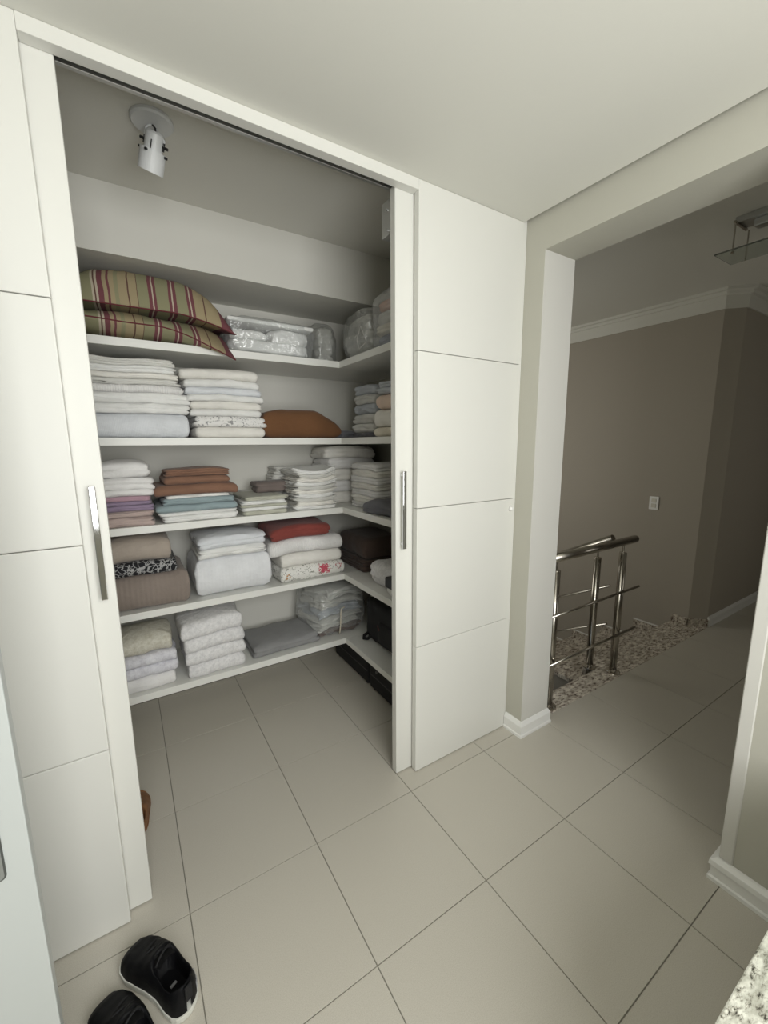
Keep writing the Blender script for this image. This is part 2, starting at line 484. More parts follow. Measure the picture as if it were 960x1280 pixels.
XJ = 0.903
box(bm, WX, XJ, JY, 0.112, -0.02, 2.66)
box(bm, 0.61, XJ, 0.16, 3.3, -3.0, 2.70)
box(bm, WX, XJ, 0.112, 0.16, -0.02, 2.66)
box(bm, WX, XJ, JN, JY, 2.357, 2.66)
box(bm, WX, XJ, -2.3, JN, -0.02, 2.66)
struct('wall_right', bm, W_WALL, 'greige wall with the open doorway to the hall')
struct('wall_jamb', box(NB(), WX, XJ, JY - 0.002, JY, 0, 2.357), W_JAMB, 'pale inner jamb face of the hall doorway')
struct('wall_left', box(NB(), -2.05, -1.95, -2.2, 0.07, 0, 2.5), W_WALL, 'room wall left of the cool white door leaf')
bm = NB()
box(bm, -2.05, -1.28, -2.3, -2.2, 0, 2.5); box(bm, 0.16, 0.95, -2.3, -2.2, 0, 2.5)
box(bm, -1.28, 0.16, -2.3, -2.2, 0, 0.90); box(bm, -1.28, 0.16, -2.3, -2.2, 2.35, 2.5)
struct('wall_back', bm, W_WALL, 'room wall behind the camera holding the window')
bm = NB()
for a in ((-1.28, -1.24, 0.90, 2.35), (0.12, 0.16, 0.90, 2.35), (-1.24, 0.12, 0.90, 0.94), (-1.24, 0.12, 2.31, 2.35)):
    box(bm, a[0], a[1], -2.28, -2.22, a[2], a[3], 0.003)
tag(obj('window_1', bm, W_TRIM), 'white framed window behind the camera', 'window', kind='structure')
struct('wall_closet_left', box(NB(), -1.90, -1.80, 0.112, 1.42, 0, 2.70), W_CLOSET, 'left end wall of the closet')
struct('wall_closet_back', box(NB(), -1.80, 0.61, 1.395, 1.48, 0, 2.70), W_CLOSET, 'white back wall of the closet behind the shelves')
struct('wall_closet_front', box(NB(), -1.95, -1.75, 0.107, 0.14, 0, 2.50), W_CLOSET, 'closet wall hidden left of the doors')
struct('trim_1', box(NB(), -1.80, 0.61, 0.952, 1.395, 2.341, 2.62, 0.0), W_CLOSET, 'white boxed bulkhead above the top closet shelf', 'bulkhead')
# hall beyond
WF = 2.96
bm = NB()
vs = [(WF, 3.3), (WF, 0.112), (WF + 0.1, 0.012), (5.6, 0.012), (5.6, 3.3)]
lo = [bm.verts.new((x, y, -3.0)) for x, y in vs]; hi = [bm.verts.new((x, y, 2.70)) for x, y in vs]
for i in range(5): bm.faces.new((lo[i], lo[(i + 1) % 5], hi[(i + 1) % 5], hi[i]))
bm.faces.new(lo[::-1]); bm.faces.new(hi)
struct('wall_hall_far', bm, W_TAUPE, 'taupe stairwell wall with chamfered corner and socket')
struct('wall_hall_end', box(NB(), 5.5, 5.6, -2.4, 0.012, -0.02, 2.70), W_TAUPE, 'taupe wall at the end of the dark hall')
struct('wall_hall_near', box(NB(), 0.90, 5.6, -2.4, -2.3, -0.02, 2.70), W_TAUPE, 'taupe hall wall out of view')
struct('wall_stair_back', box(NB(), 0.90, WF, 3.2, 3.3, -3.0, 2.70), W_TAUPE, 'taupe wall at the foot of the stairwell')
struct('floor_lower', box(NB(), 0.90, WF, 0.0, 3.2, -3.1, -3.0), GRAN_STAIR, 'lower floor of the stairwell', 'floor')

bm = NB()
for a in ((1.16, 1.20, 0.66, 2.04), (2.70, 2.74, 0.66, 2.04), (1.20, 2.70, 0.66, 0.70), (1.20, 2.70, 2.00, 2.04)):
    box(bm, 0.903, 0.93, a[0], a[1], a[2], a[3], 0.003)
tag(obj('added_stair_window', bm, W_TRIM), 'made-up white window frame round the added stair light, out of view', 'window', kind='structure')  # made-up frame set round the added stair light; the wall behind is closed
struct('wall_under_hall', box(NB(), 0.90, 3.2, -0.10, 0.0, -3.0, -0.12), W_TAUPE, 'taupe stairwell wall under the hall floor edge')

# crown moulding, swept round the chamfered corner
prof = [(0.0, 2.505), (0.012, 2.505), (0.014, 2.598), (0.030, 2.602), (0.034, 2.622), (0.060, 2.626), (0.062, 2.645), (0.0, 2.645)]
bm = NB()
k = math.tan(PI / 8)
sweep_profile(bm, prof, [(WF, 3.2), (WF, 0.112), (WF + 0.1, 0.012), (5.5, 0.012)], [(-1, 0), (-1, -k), (-k, -1), (0, -1)])
struct('trim_2', bm, W_CEIL, 'stepped white crown moulding along the hall ceiling', 'moulding')

# baseboards: stepped profile
bprof = [(0, 0), (0.019, 0), (0.019, 0.012), (0.015, 0.018), (0.015, 0.062), (0.010, 0.072), (0.005, 0.082), (0, 0.084)]
bm = NB()
sweep_profile(bm, bprof, [(WX, 0.075), (WX, JY), (XJ, JY), (XJ, -0.001)], [(-1, 0), (-1, -1), (1, -1), (1, 0)])
struct('baseboard_jamb', bm, W_TRIM, 'white stepped baseboard wrapping the far doorway jamb', 'baseboard')
bprof2 = [(0, 0), (0.024, 0), (0.024, 0.014), (0.018, 0.018), (0.018, 0.055), (0.024, 0.060), (0.022, 0.078), (0.008, 0.088), (0, 0.09)]
bm = NB()
sweep_profile(bm, bprof2, [(WX, -2.2), (WX, JN), (XJ, JN)], [(-1, 0), (-1, 1), (0, 1)])
struct('baseboard_right', bm, W_TRIM, 'thick white baseboard at the near edge of the doorway', 'baseboard')
bm = NB(); sweep_profile(bm, bprof, [(WF + 0.1, 0.012), (5.5, 0.012)], [(0, -1), (0, -1)])
struct('baseboard_hall', bm, W_TRIM, 'white baseboard along the dark hall wall', 'baseboard')
struct('trim_3', box(NB(), WX - 0.004, WX + 0.02, JN - 0.035, JN + 0.003, 0.09, 2.357, 0.003), W_JAMB, 'pale corner bead on the near doorway edge', 'trim')

# ------------------------------------------------------------------ closet front: cladding, header, sliding doors
def cladding(name, x0, x1, label):
    e = empty(name, ((x0 + x1) / 2, 0.09, 0)); tag(e, label, 'wall panel', kind='structure')
    c = (x0 + x1) / 2
    zs = [(0.004, 0.6255), (0.6275, 1.2540), (1.2560, 1.8900), (1.8920, 2.4995)]
    for a, b in zs: obj('panel', box(NB(), x0 - c, x1 - c, -0.015, 0.015, a, b, 0.0035, 2), W_LAM, e)
    obj('backing', box(NB(), x0 - c + 0.002, x1 - c - 0.002, 0.012, 0.016, 0.004, 2.4995), W_LAM, e)
    return e


cladding('wall_front_right', 0.079, 0.674, 'white grooved board cladding right of the closet opening')
cladding('wall_front_left', -1.945, -1.065, 'white grooved board cladding left of the closet opening')
tag(obj('trim_4', box(NB(), 0.674, 0.689, 0.078, 0.108, 0, 2.56), W_LAM), 'thin white filler strip beside the doorway wall', 'trim', kind='structure')
struct('trim_5', box(NB(), -1.065, 0.079, 0.075, 0.112, 2.462, 2.4995, 0.001), W_LAM, 'white header rail above the closet opening', 'header')
tag(obj('door_track', box(NB(), -1.75, 0.60, 0.152, 0.166, 2.478, 2.619, 0.001), ALU), 'long aluminium sliding door track under the closet ceiling', 'track', kind='structure')
obj('slot_shade', box(NB(), -1.75, 0.60, 0.113, 0.1515, 2.600, 2.66), DARK).parent = bpy.data.objects['door_track']  # near-black block, paints the shade inside the track slot


def handle(parent, x, y, m_bar):
    """long flat bar pull on two stand-offs"""
    o = obj('door_handle', box(NB(), x - 0.008, x + 0.008, y - 0.030, y - 0.020, 1.087, 1.415, 0.002, 2), m_bar, parent)
    o['label'] = 'chrome bar handle'
    for z in (1.105, 1.397):
        obj('handle_post', tube(NB(), (x, y - 0.021, z), (x, y, z), 0.006), CHROME, o, smooth=False)
    return o


def sliding(name, x0, x1, hx, label):
    e = empty(name, ((x0 + x1) / 2, 0.13, 0)); tag(e, label, 'door', kind='structure')
    c = (x0 + x1) / 2
    obj('door_leaf', box(NB(), x0 - c, x1 - c, -0.017, 0.017, 0.006, 2.475, 0.0015), W_LAM, e)
    handle(e, hx - c, -0.017, CHROME)
    return e


sliding('door_1', -1.72, -1.002, -1.030, 'left white sliding closet door slid behind the left cladding')
d2 = sliding('door_2', -0.004, 0.600, 0.023, 'right white sliding closet door slid behind the right cladding')
br = obj('roller_bracket', box(box(NB(), -0.297, -0.262, 0.030, 0.085, 2.325, 2.450, 0.003, 2), -0.297, -0.262, 0.0171, 0.034, 2.335, 2.440, 0.001), ALU, d2)
br['label'] = 'aluminium roller bracket'
for z in (2.345, 2.415): obj('screw', tube(NB(), (-0.2975, 0.045, z), (-0.2995, 0.045, z), 0.004, 10), CHROME, br)

# lock knob on the right cladding
o = obj('round_lock', lathe(NB(), [(0.0, 0.014), (0.006, 0.014), (0.009, 0.011), (0.010, 0.004), (0.013, 0.0), (0.0, 0.0)], 20, Matrix.Translation((0.655, 0.0745, 1.205)) @ Matrix.Rotation(PI / 2, 4, 'X')), W_TRIM, smooth=True)
tag(o, 'tiny round beige lock knob on the white cladding near the doorway', 'lock')

# ------------------------------------------------------------------ open door leaf at the left edge, parallel to the closet front
def rounded_plate(y0, y1, x0, x1, z0, z1, r, n=6):
    bm = NB(); loop = []
    for cx_, cz_, a0 in ((x1 - r, z1 - r, 0), (x0 + r, z1 - r, PI / 2), (x0 + r, z0 + r, PI), (x1 - r, z0 + r, 1.5 * PI)):
        for k in range(n + 1):
            t = a0 + PI / 2 * k / n; loop.append((cx_ + r * math.cos(t), cz_ + r * math.sin(t)))
    A_ = [bm.verts.new((x_, y0, z_)) for x_, z_ in loop]; B_ = [bm.verts.new((x_, y1, z_)) for x_, z_ in loop]
    for k in range(len(loop)): bm.faces.new((A_[k], A_[(k + 1) % len(loop)], B_[(k + 1) % len(loop)], B_[k]))
    bm.faces.new(A_[::-1]); bm.faces.new(B_)
    return bm


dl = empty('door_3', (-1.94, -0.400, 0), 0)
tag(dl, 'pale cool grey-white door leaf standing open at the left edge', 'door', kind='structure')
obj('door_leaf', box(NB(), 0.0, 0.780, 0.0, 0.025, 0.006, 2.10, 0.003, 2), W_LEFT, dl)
ins = obj('handle_plate', rounded_plate(-0.004, 0.0, 0.700, 0.741, 0.756, 1.02, 0.008), mat('grey_metal_plate', (0.26, 0.27, 0.26), 0.4, 0.3), dl)
ins['label'] = 'grey metal handle plate'
obj('plate_rim', rounded_plate(-0.002, 0.0, 0.697, 0.7435, 0.7525, 1.0235, 0.010), mat('dark_rim', (0.07, 0.075, 0.07), 0.5), ins)
obj('lever', path_tube(NB(), [(0.72, -0.003, 0.96), (0.72, -0.045, 0.96), (0.70, -0.052, 0.96), (0.61, -0.052, 0.96)], 0.009, 12), ALU, ins, smooth=True)

# ------------------------------------------------------------------ granite worktop, vanity, glass dish
wt = obj('granite_worktop', box(NB(), -0.30, 0.664, -1.70, -1.139, 0.57, 0.60, 0.003, 2), GRAN_TOP)
tag(wt, 'speckled cream granite worktop in the bottom right corner', 'worktop')
vc = empty('vanity_cabinet', (0.20, -1.43, 0)); tag(vc, 'white cabinet under the granite worktop, out of view', 'cabinet')
obj('body', box(NB(), -0.48, 0.46, -0.25, 0.25, 0.0, 0.5695, 0.002), W_LAM, vc)
for k in range(2): obj('door', box(NB(), -0.475 + 0.476 * k, -0.002 + 0.474 * k, -0.269, -0.2505, 0.06, 0.56, 0.002), W_LAM, vc)
gd = obj('glass_dish', lathe(NB(), [(0.0, 0.0), (0.07, 0.0), (0.115, 0.018), (0.128, 0.045), (0.124, 0.045), (0.110, 0.022), (0.067, 0.006), (0.0, 0.006)], 48), GLASS_G, loc=(-0.035, -1.335, 0.6002), smooth=True)
tag(gd, 'pale green glass dish on the granite worktop at the frame corner', 'dish')

# ------------------------------------------------------------------ stairs
st = empty('staircase', (2.3, 0.1, 0)); tag(st, 'speckled granite staircase going down behind the steel railing', 'staircase', kind='structure')
O = Vector((2.3, 0.1, 0))


def sbox(name, x0, x1, y0, y1, z0, z1, m, bev=0.002):
    return obj(name, box(NB(), x0 - O.x, x1 - O.x, y0 - O.y, y1 - O.y, z0, z1, bev), m, st)


sbox('landing_edge', 0.904, 1.66, 0.0, 0.135, -0.10, 0.0005, GRAN_STAIR)
sbox('landing_edge', 1.662, WF + 0.12, 0.0, 0.235, -0.035, 0.0005, GRAN_STAIR)
sbox('landing_front', 0.904, 1.66, 0.002, 0.10, -0.40, -0.10, W_TAUPE)
RZ, TD = 0.172, 0.30
y = 0.215
for k in range(1, 9):
    sbox('riser', 1.665, WF - 0.001, y, y + 0.02, -RZ * k + 0.001, -RZ * (k - 1) - 0.031 + 0.0, GRAN_STAIR)
    sbox('tread', 1.66, WF - 0.001, y - 0.0 + 0.0205, y + TD + 0.02, -RZ * k - 0.03, -RZ * k, GRAN_STAIR)
    # granite skirting on the far wall, following the steps
    sbox('skirting', WF - 0.016, WF - 0.0012, y + 0.021, y + TD + 0.02, -RZ * k + 0.0005, -RZ * k + 0.075, GRAN_STAIR)
    sbox('skirting_line', WF - 0.018, WF - 0.0012, y + 0.021, y + TD + 0.02, -RZ * k + 0.0755, -RZ * k + 0.082, W_TRIM, 0.0)
    y += TD
bm = NB(); pr_ = [(0.235, -0.036)]
y = 0.235
pts = []
for k in range(1, 9):
    pts += [(y, -RZ * (k - 1) - 0.036), (y, -RZ * k - 0.031)]; y += TD
pts += [(y, -RZ * 8 - 0.031), (y, -RZ * 8 - 0.25), (0.235, -0.30)]
A = [bm.verts.new((1.68 - O.x, p[0] - O.y, p[1])) for p in pts]; B = [bm.verts.new((WF - 0.01 - O.x, p[0] - O.y, p[1])) for p in pts]
n = len(pts)
for i in range(n): bm.faces.new((A[i], A[(i + 1) % n], B[(i + 1) % n], B[i]))
bm.faces.new(A[::-1]); bm.faces.new(B)
obj('stringer', bm, W_TAUPE, st)
sbox('half_landing', 0.96, WF - 0.001, 2.66, 3.19, -1.60, -1.545, GRAN_STAIR)
for k in range(1, 7):
    sbox('lower_tread', 0.96, 1.60, 2.66 - 0.30 * k, 2.66 - 0.30 * (k - 1), -1.60 - RZ * k, -1.545 - RZ * k, GRAN_STAIR)
# granite skirting on landing: wall piece and chamfer piece
sbox('skirting', WF - 0.016, WF - 0.0012, 0.114, 0.234, 0.001, 0.062, GRAN_STAIR)
bm = NB()
c45 = math.sqrt(0.5)
pa = [(WF - 0.0012, 0.113), (WF + 0.0995, 0.0118), (WF + 0.0995 - 0.014 * c45, 0.0118 - 0.014 * c45), (WF - 0.0012 - 0.014 * c45, 0.113 - 0.014 * c45)]
lo = [bm.verts.new((x - O.x, yy - O.y, 0.001)) for x, yy in pa]; hi = [bm.verts.new((x - O.x, yy - O.y, 0.062)) for x, yy in pa]
for i in range(4): bm.faces.new((lo[i], lo[(i + 1) % 4], hi[(i + 1) % 4], hi[i]))
bm.faces.new(lo[::-1]); bm.faces.new(hi)
obj('skirting', bm, GRAN_STAIR, st)

# ------------------------------------------------------------------ railings
def post(parent, x, y, z0, ztop, zrail, lbl=None):
    bm = NB(); tube(bm, (x, y, z0), (x, y, ztop), 0.0225, 24); lathe(bm, [(0.0225, ztop), (0.020, ztop + 0.006), (0.0, ztop + 0.008)], 24, Matrix.Translation((x, y, 0)))
    p = obj('post', bm, STEEL, parent, smooth=False)
    for f in p.data.polygons: f.use_smooth = abs(f.normal.z) < 0.5
    obj('pin', tube(NB(), (x, y, ztop + 0.004), (x, y, zrail - 0.018), 0.006, 12), STEEL, p)
    obj('flange', lathe(NB(), [(0.0, 0.0), (0.045, 0.0), (0.045, 0.006), (0.024, 0.012), (0.024, 0.02), (0, 0.02)], 28, Matrix.Translation((x, y, z0))), STEEL, p, smooth=False)
    for k in range(3):
        an = 0.6 + k * 2 * PI / 3
        obj('bolt', lathe(NB(), [(0.0, 0.012), (0.005, 0.011), (0.007, 0.006), (0.007, 0.004), (0, 0.004)], 10, Matrix.Translation((x + 0.036 * math.cos(an), y + 0.036 * math.sin(an), z0))), CHROME, p)
    return p


r1 = empty('stair_railing', (1.4, 0.055, 0)); tag(r1, 'brushed steel railing level along the stairwell edge', 'railing')
def L1(x, y, z): return (x - 1.4, y - 0.055, z)
for x in (1.03, 1.715): post(r1, x - 1.4, 0.0, 0.0005, 0.825, 0.893)
o = obj('handrail', tube(NB(), L1(0.92, 0.055, 0.90), L1(1.85, 0.055, 0.90), 0.0255, 28), STEEL, r1)
for f in o.data.polygons: f.use_smooth = len(f.vertices) == 4
for z in (0.578, 0.288):
    o = obj('rail_bar', tube(NB(), L1(0.92, 0.022, z), L1(1.885, 0.022, z), 0.008, 16), STEEL, r1)
    for f in o.data.polygons: f.use_smooth = len(f.vertices) == 4
r2 = empty('stair_railing', (1.645, 0.178, 0)); tag(r2, 'brushed steel railing sloping down beside the granite stairs', 'railing')
post(r2, 0, 0, 0.0005, 0.775, 0.86)
sl = RZ / TD
def L2(y, z): return (0.0, y - 0.178, z)
o = obj('handrail', tube(NB(), L2(0.088, 0.925), L2(2.3, 0.925 - 0.53 * (2.3 - 0.088)), 0.0235, 28), STEEL, r2)
for f in o.data.polygons: f.use_smooth = len(f.vertices) == 4
for z in (0.60, 0.335):
    o = obj('rail_bar', tube(NB(), (0.03, 0.10 - 0.178, z), (0.03, 2.3 - 0.178, z - 0.53 * 2.2), 0.008, 16), STEEL, r2)
    for f in o.data.polygons: f.use_smooth = len(f.vertices) == 4
for yy, k in ((1.05, 3), (1.95, 6)):
    zt = -RZ * k
    post(r2, 0.05, yy - 0.178, zt + 0.0005, 0.925 - 0.53 * (yy - 0.088) - 0.09, 0.925 - 0.53 * (yy - 0.088))

# wall socket
sk = empty('wall_socket', (WF - 0.0005, 0.462, 1.0)); tag(sk, 'small white double wall socket plate on the taupe wall', 'socket')
obj('plate', box(NB(), -0.010, 0, -0.038, 0.038, -0.058, 0.058, 0.003, 2), W_TRIM, sk)
for z in (0.022, -0.022): obj('module', box(NB(), -0.013, -0.0085, -0.02, 0.02, z - 0.017, z + 0.017, 0.002), mat('cream_plastic', (0.66, 0.64, 0.56), 0.4), sk)

# hall lamp
hl = empty('ceiling_lamp', (1.84, -0.50, 2.645)); tag(hl, 'flat glass ceiling lamp with steel canopy in the hall', 'lamp')
obj('canopy', box(NB(), -0.055, 0.055, -0.20, 0.19, -0.030, -0.0005, 0.004, 2), ALU, hl)
obj('lamp_holder', box(box(NB(), -0.03, 0.03, -0.13, 0.12, -0.065, -0.030, 0.006, 2), -0.045, 0.045, -0.05, 0.05, -0.085, -0.060, 0.006, 2), ALU, hl)
obj('glass_plate', box(NB(), -0.105, 0.105, -0.26, 0.245, -0.172, -0.164, 0.001), GLASS, hl)
for sy in (-0.20, 0.175):
    o = obj('arm', box(NB(), -0.10, 0.055, sy - 0.005, sy + 0.005, -0.042, -0.031, 0.001), STEEL, hl)
    o = obj('rod', tube(NB(), (-0.085, sy, -0.040), (-0.085, sy, -0.176), 0.0035, 12), STEEL, hl)
    obj('rod_cap', lathe(NB(), [(0, -0.181), (0.007, -0.181), (0.008, -0.174), (0, -0.172)], 14, Matrix.Translation((-0.085, sy, 0))), STEEL, o)
    o = obj('rod', tube(NB(), (0.085, sy, -0.031), (0.085, sy, -0.176), 0.0035, 12), STEEL, hl)

# closet spotlight
sp = empty('ceiling_spotlight', (-0.76, 0.47, 2.62)); tag(sp, 'white adjustable spotlight on the closet ceiling', 'lamp')
WMET = mat('white_painted_metal', (0.62, 0.63, 0.63), 0.4)
BLK = mat('black_plastic', (0.01, 0.01, 0.01), 0.5)
obj('canopy', lathe(NB(), [(0.0, -0.001), (0.066, -0.001), (0.067, -0.010), (0.062, -0.016), (0.02, -0.017), (0.0, -0.017)], 56), WMET, sp, smooth=False)
ax = Vector((-0.20, 0.56, -1)).normalized()
P0 = Vector((0.006, -0.018, -0.045)); P2 = P0 + ax * 0.052
Q = ax.to_track_quat('Z', 'Y').to_matrix().to_4x4()
head = obj('lamp_neck', lathe(NB(), [(0.0, 0.0), (0.023, 0.0), (0.0285, 0.006), (0.029, 0.062), (0.0, 0.062)], 36, Matrix.Translation(P0) @ Q), WMET, sp, smooth=False)
shd = obj('lamp_shade', lathe(NB(), [(0.028, 0.0), (0.040, 0.0), (0.0405, 0.064), (0.0375, 0.064), (0.037, 0.012), (0.028, 0.010)], 40, Matrix.Translation(P2) @ Q), WMET, sp, smooth=False)
obj('bulb_face', lathe(NB(), [(0.0, 0.040), (0.02, 0.042), (0.035, 0.050), (0.035, 0.045), (0.0, 0.03)], 30, Matrix.Translation(P2) @ Q), mat('bulb_glass', (0.5, 0.5, 0.5), 0.1), shd)
side = Vector((0.80, -0.55, 0.0)); side = (side - ax * side.dot(ax)).normalized(); fr = ax.cross(side)
for s in (1, -1):
    mid = P0 + ax * 0.032 + side * s * 0.033
    yk = obj('yoke_arm', path_tube(NB(), [Vector((0, 0, -0.016)), Vector((0, 0, -0.022)) + side * s * 0.012, Vector((0, 0, -0.034)) + side * s * 0.024, mid - ax * 0.018, mid], 0.0035, 8), WMET, sp, smooth=True)
    obj('knob', tube(NB(), mid - side * s * 0.003, mid + side * s * 0.014, 0.0045, 12), BLK, yk)
    obj('clip', tube(NB(), mid - ax * 0.012 + side * s * 0.0, mid + ax * 0.012, 0.0035, 8), BLK, yk)
for d in (side * -1, fr * -1 if fr.y > 0 else fr, side):
    q = P2 + ax * 0.006 + d * 0.039
    obj('shade_screw', tube(NB(), q, q + d * 0.010, 0.004, 10), BLK, shd)
obj('vent_slot', tube(NB(), P0 + ax * 0.025 + (-fr if fr.y > 0 else fr) * 0.0290 + side * 0.006, P0 + ax * 0.050 + (-fr if fr.y > 0 else fr) * 0.0290 + side * 0.006, 0.0018, 8), BLK, head)
obj('cable', path_tube(NB(), [(0, 0, -0.015), (0.008, -0.01, -0.030), (0.006, -0.002, -0.045), P0 + ax * 0.002], 0.003, 8), BLK, sp, smooth=True)

# ------------------------------------------------------------------ shelves
ZS = [2.000, 1.563, 1.145, 0.720, 0.288]; TH = 0.036
ords = ['top', 'second', 'third', 'fourth', 'bottom']
hold = ['holding the striped pillows', 'holding two tall white linen stacks', 'holding blue and terracotta linens', 'holding the white quilt and red cloth', 'holding the plush towels']
hold2 = ['holding the bagged bedding', 'holding cream and blush linens', 'holding a white towel pile', 'holding the dark brown linens', 'holding the black backpack']
XS, YS = 0.165, 0.950
for k, z in enumerate(ZS):
    s = obj('closet_shelf', box(NB(), -1.799, 0.609, YS, 1.394, z - TH, z, 0.0012), W_SHELF)
    tag(s, 'white %s shelf along the closet back wall, %s' % (ords[k], hold[k]), 'shelf', 'closet shelves')
    s = obj('closet_shelf', box(NB(), XS, 0.609, 0.20, YS - 0.0008, z - TH, z, 0.0012), W_SHELF)
    tag(s, 'white %s shelf on the closet right side, %s' % (ords[k], hold2[k]), 'shelf', 'closet shelves')

# ------------------------------------------------------------------ folded linens
def folded(W, D, H, leaves=2, seed=0.0, fold='front', rough=0.006, fuzz=0.0, er=None, field=None, zoff=0.0, dx=0.0, dy=0.0, puff=0.0, N=88, lean=0.0):
    """mesh of one folded cloth, base centre at origin. field(x, y, z) lifts it with the sag of its stack."""
    bm = NB()
    er = er if er is not None else min(H * 0.48, 0.016)
    cr = min(0.022, W * 0.12)
    hw, hd = W / 2, D / 2

    def outline(th, ins):
        # rounded rectangle by angle, exact sides
        c, s = math.cos(th), math.sin(th)
        e = 0.22
        x = math.copysign(abs(c) ** e, c); y = math.copysign(abs(s) ** e, s)
        return x * (hw - ins), y * (hd - ins), (c, s)

    ths = []
    for q in range(4):                                   # denser towards corners
        for i in range(N // 4):
            t = i / (N // 4); t = t + 0.10 * math.sin(2 * PI * t) * 0
            ths.append(q * PI / 2 + PI / 4 + (t * PI / 2))
    # even spacing along sides: param side position
    def point(q, t, ins):
        a = hw - ins; b = hd - ins; r = min(cr, a * .9, b * .9)
        P = [((a, -b), (a, b), (1, 0)), ((a, b), (-a, b), (0, 1)), ((-a, b), (-a, -b), (-1, 0)), ((-a, -b), (a, -b), (0, -1))][q]
        x = P[0][0] + (P[1][0] - P[0][0]) * t; y = P[0][1] + (P[1][1] - P[0][1]) * t
        # round corners: pull in
        nx, ny = P[2]
        ex = a - abs(x); ey = b - abs(y)
        if ex < r and ey < r:
            cx, cy = math.copysign(a - r, x), math.copysign(b - r, y)
            v = Vector((x - cx, y - cy))
            if v.length > 1e-9:
                v = v.normalized(); x, y = cx + v.x * r, cy + v.y * r; nx, ny = v.x, v.y
        return x, y, nx, ny

    rows = []
    prof = []
    for i in range(leaves):
        for tau in (0.0, 0.10, 0.3, 0.5, 0.7, 0.90):
            prof.append((i, tau))
    prof.append((leaves - 1, 1.0))
    side_g = {'front': (0.45, 1.0), 'open': (1.0, 1.0), 'soft': (0.35, 0.5)}[fold]
    lw = [random.uniform(-1, 1) for _ in range(leaves + 1)]

    def disp(x, y, z, nx, ny, leaf):
        w = rough * N3(x * 7 + seed, y * 7, leaf * 5.3 + seed) * 1.6 + rough * 0.7 * N3(x * 26 + seed, y * 26, z * 60)
        if fuzz: w += fuzz * N3(x * 75 + seed, y * 75, z * 75) + fuzz * 0.7 * N3(x * 160, y * 160 + seed, z * 160)
        return x + nx * w, y + ny * w

    def lift(x, y, z, leafb):
        t = z / H
        zz = z + min(0.42 * H / leaves, 0.009) * N3(x * 11 + seed, y * 11, leafb * 3.1) * (1 if 0.02 < t < 0.98 else 0)
        if t > 0.5 and fuzz: zz += fuzz * N3(x * 90, y * 90, seed) * (2 * t - 1)
        if field: zz += field(x + dx, y + dy, zoff + z)
        return zz

    K = N // 4
    for i, tau in prof:
        t = (i + tau) / leaves; z = H * t
        ring = []
        for q in range(4):
            for j in range(K):
                tt = j / K
                tt = 0.5 - 0.5 * math.cos(PI * tt) * (0.55) - 0.5 * (1 - 2 * tt) * 0.45
                _, _, nx, ny = point(q, tt, 0)
                wf = max(0, -ny) ** 2; wo = 1 - wf
                g = min(H / leaves * 0.55, 0.010) * (side_g[0] * wf + side_g[1] * wo)
                gi = g * abs(2 * tau - 1) ** 3
                if (i == 0 and tau < 0.5) or (i == leaves - 1 and tau > 0.5): gi *= 0.3
                if fold == 'front':
                    o = er * (1 - math.sqrt(max(0, 1 - abs(2 * t - 1) ** 2.2))) * wf + er * 0.45 * abs(2 * t - 1) ** 6 * wo
                elif fold == 'soft':
                    o = er * (1 - math.sqrt(max(0, 1 - abs(2 * t - 1) ** 2.6)))
                else:
                    o = er * 0.45 * abs(2 * t - 1) ** 5
                lo_ = lw[i] * rough * 0.9 * (wo)
                x, y, nx, ny = point(q, tt, o + gi + lo_)
                x, y = disp(x, y, z, nx, ny, i)
                x += lean * z
                ring.append(bm.verts.new((x, y, lift(x, y, z, i + (tau > 0.5)))))
        rows.append(ring)
    for A, B in zip(rows, rows[1:]):
        for k in range(len(A)): bm.faces.new((A[k], A[(k + 1) % len(A)], B[(k + 1) % len(A)], B[k]))

    def cap(ring, sgn, z):
        base = [(v.co.x, v.co.y, v.co.z) for v in ring]; prev = ring
        for f in (0.90, 0.72, 0.48, 0.24):
            new = []
            for (bx, by, bz) in base:
                x, y = bx * f, by * f
                zz = z + (field(x + dx, y + dy, zoff + z) if field else 0)
                if sgn > 0: zz += puff * (1 - f * f) + 0.0008 * (N3(x * 25, y * 25, seed) + 1) + (fuzz * N3(x * 90, y * 90, seed) if fuzz else 0)
                edge = (bz - (z + (field(bx + dx, by + dy, zoff + z) if field else 0)))
                zz += edge * max(0, (f - 0.5) * 2) * 0.5
                new.append(bm.verts.new((x, y, zz)))
            for k in range(len(prev)):
                a_, b_, c_, d_ = prev[k], prev[(k + 1) % len(prev)], new[(k + 1) % len(prev)], new[k]
                bm.faces.new((a_, b_, c_, d_) if sgn > 0 else (d_, c_, b_, a_))
            prev = new
        bm.faces.new(prev if sgn > 0 else prev[::-1])
    cap(rows[-1], 1, H); cap(rows[0], -1, 0.0)
    return bm


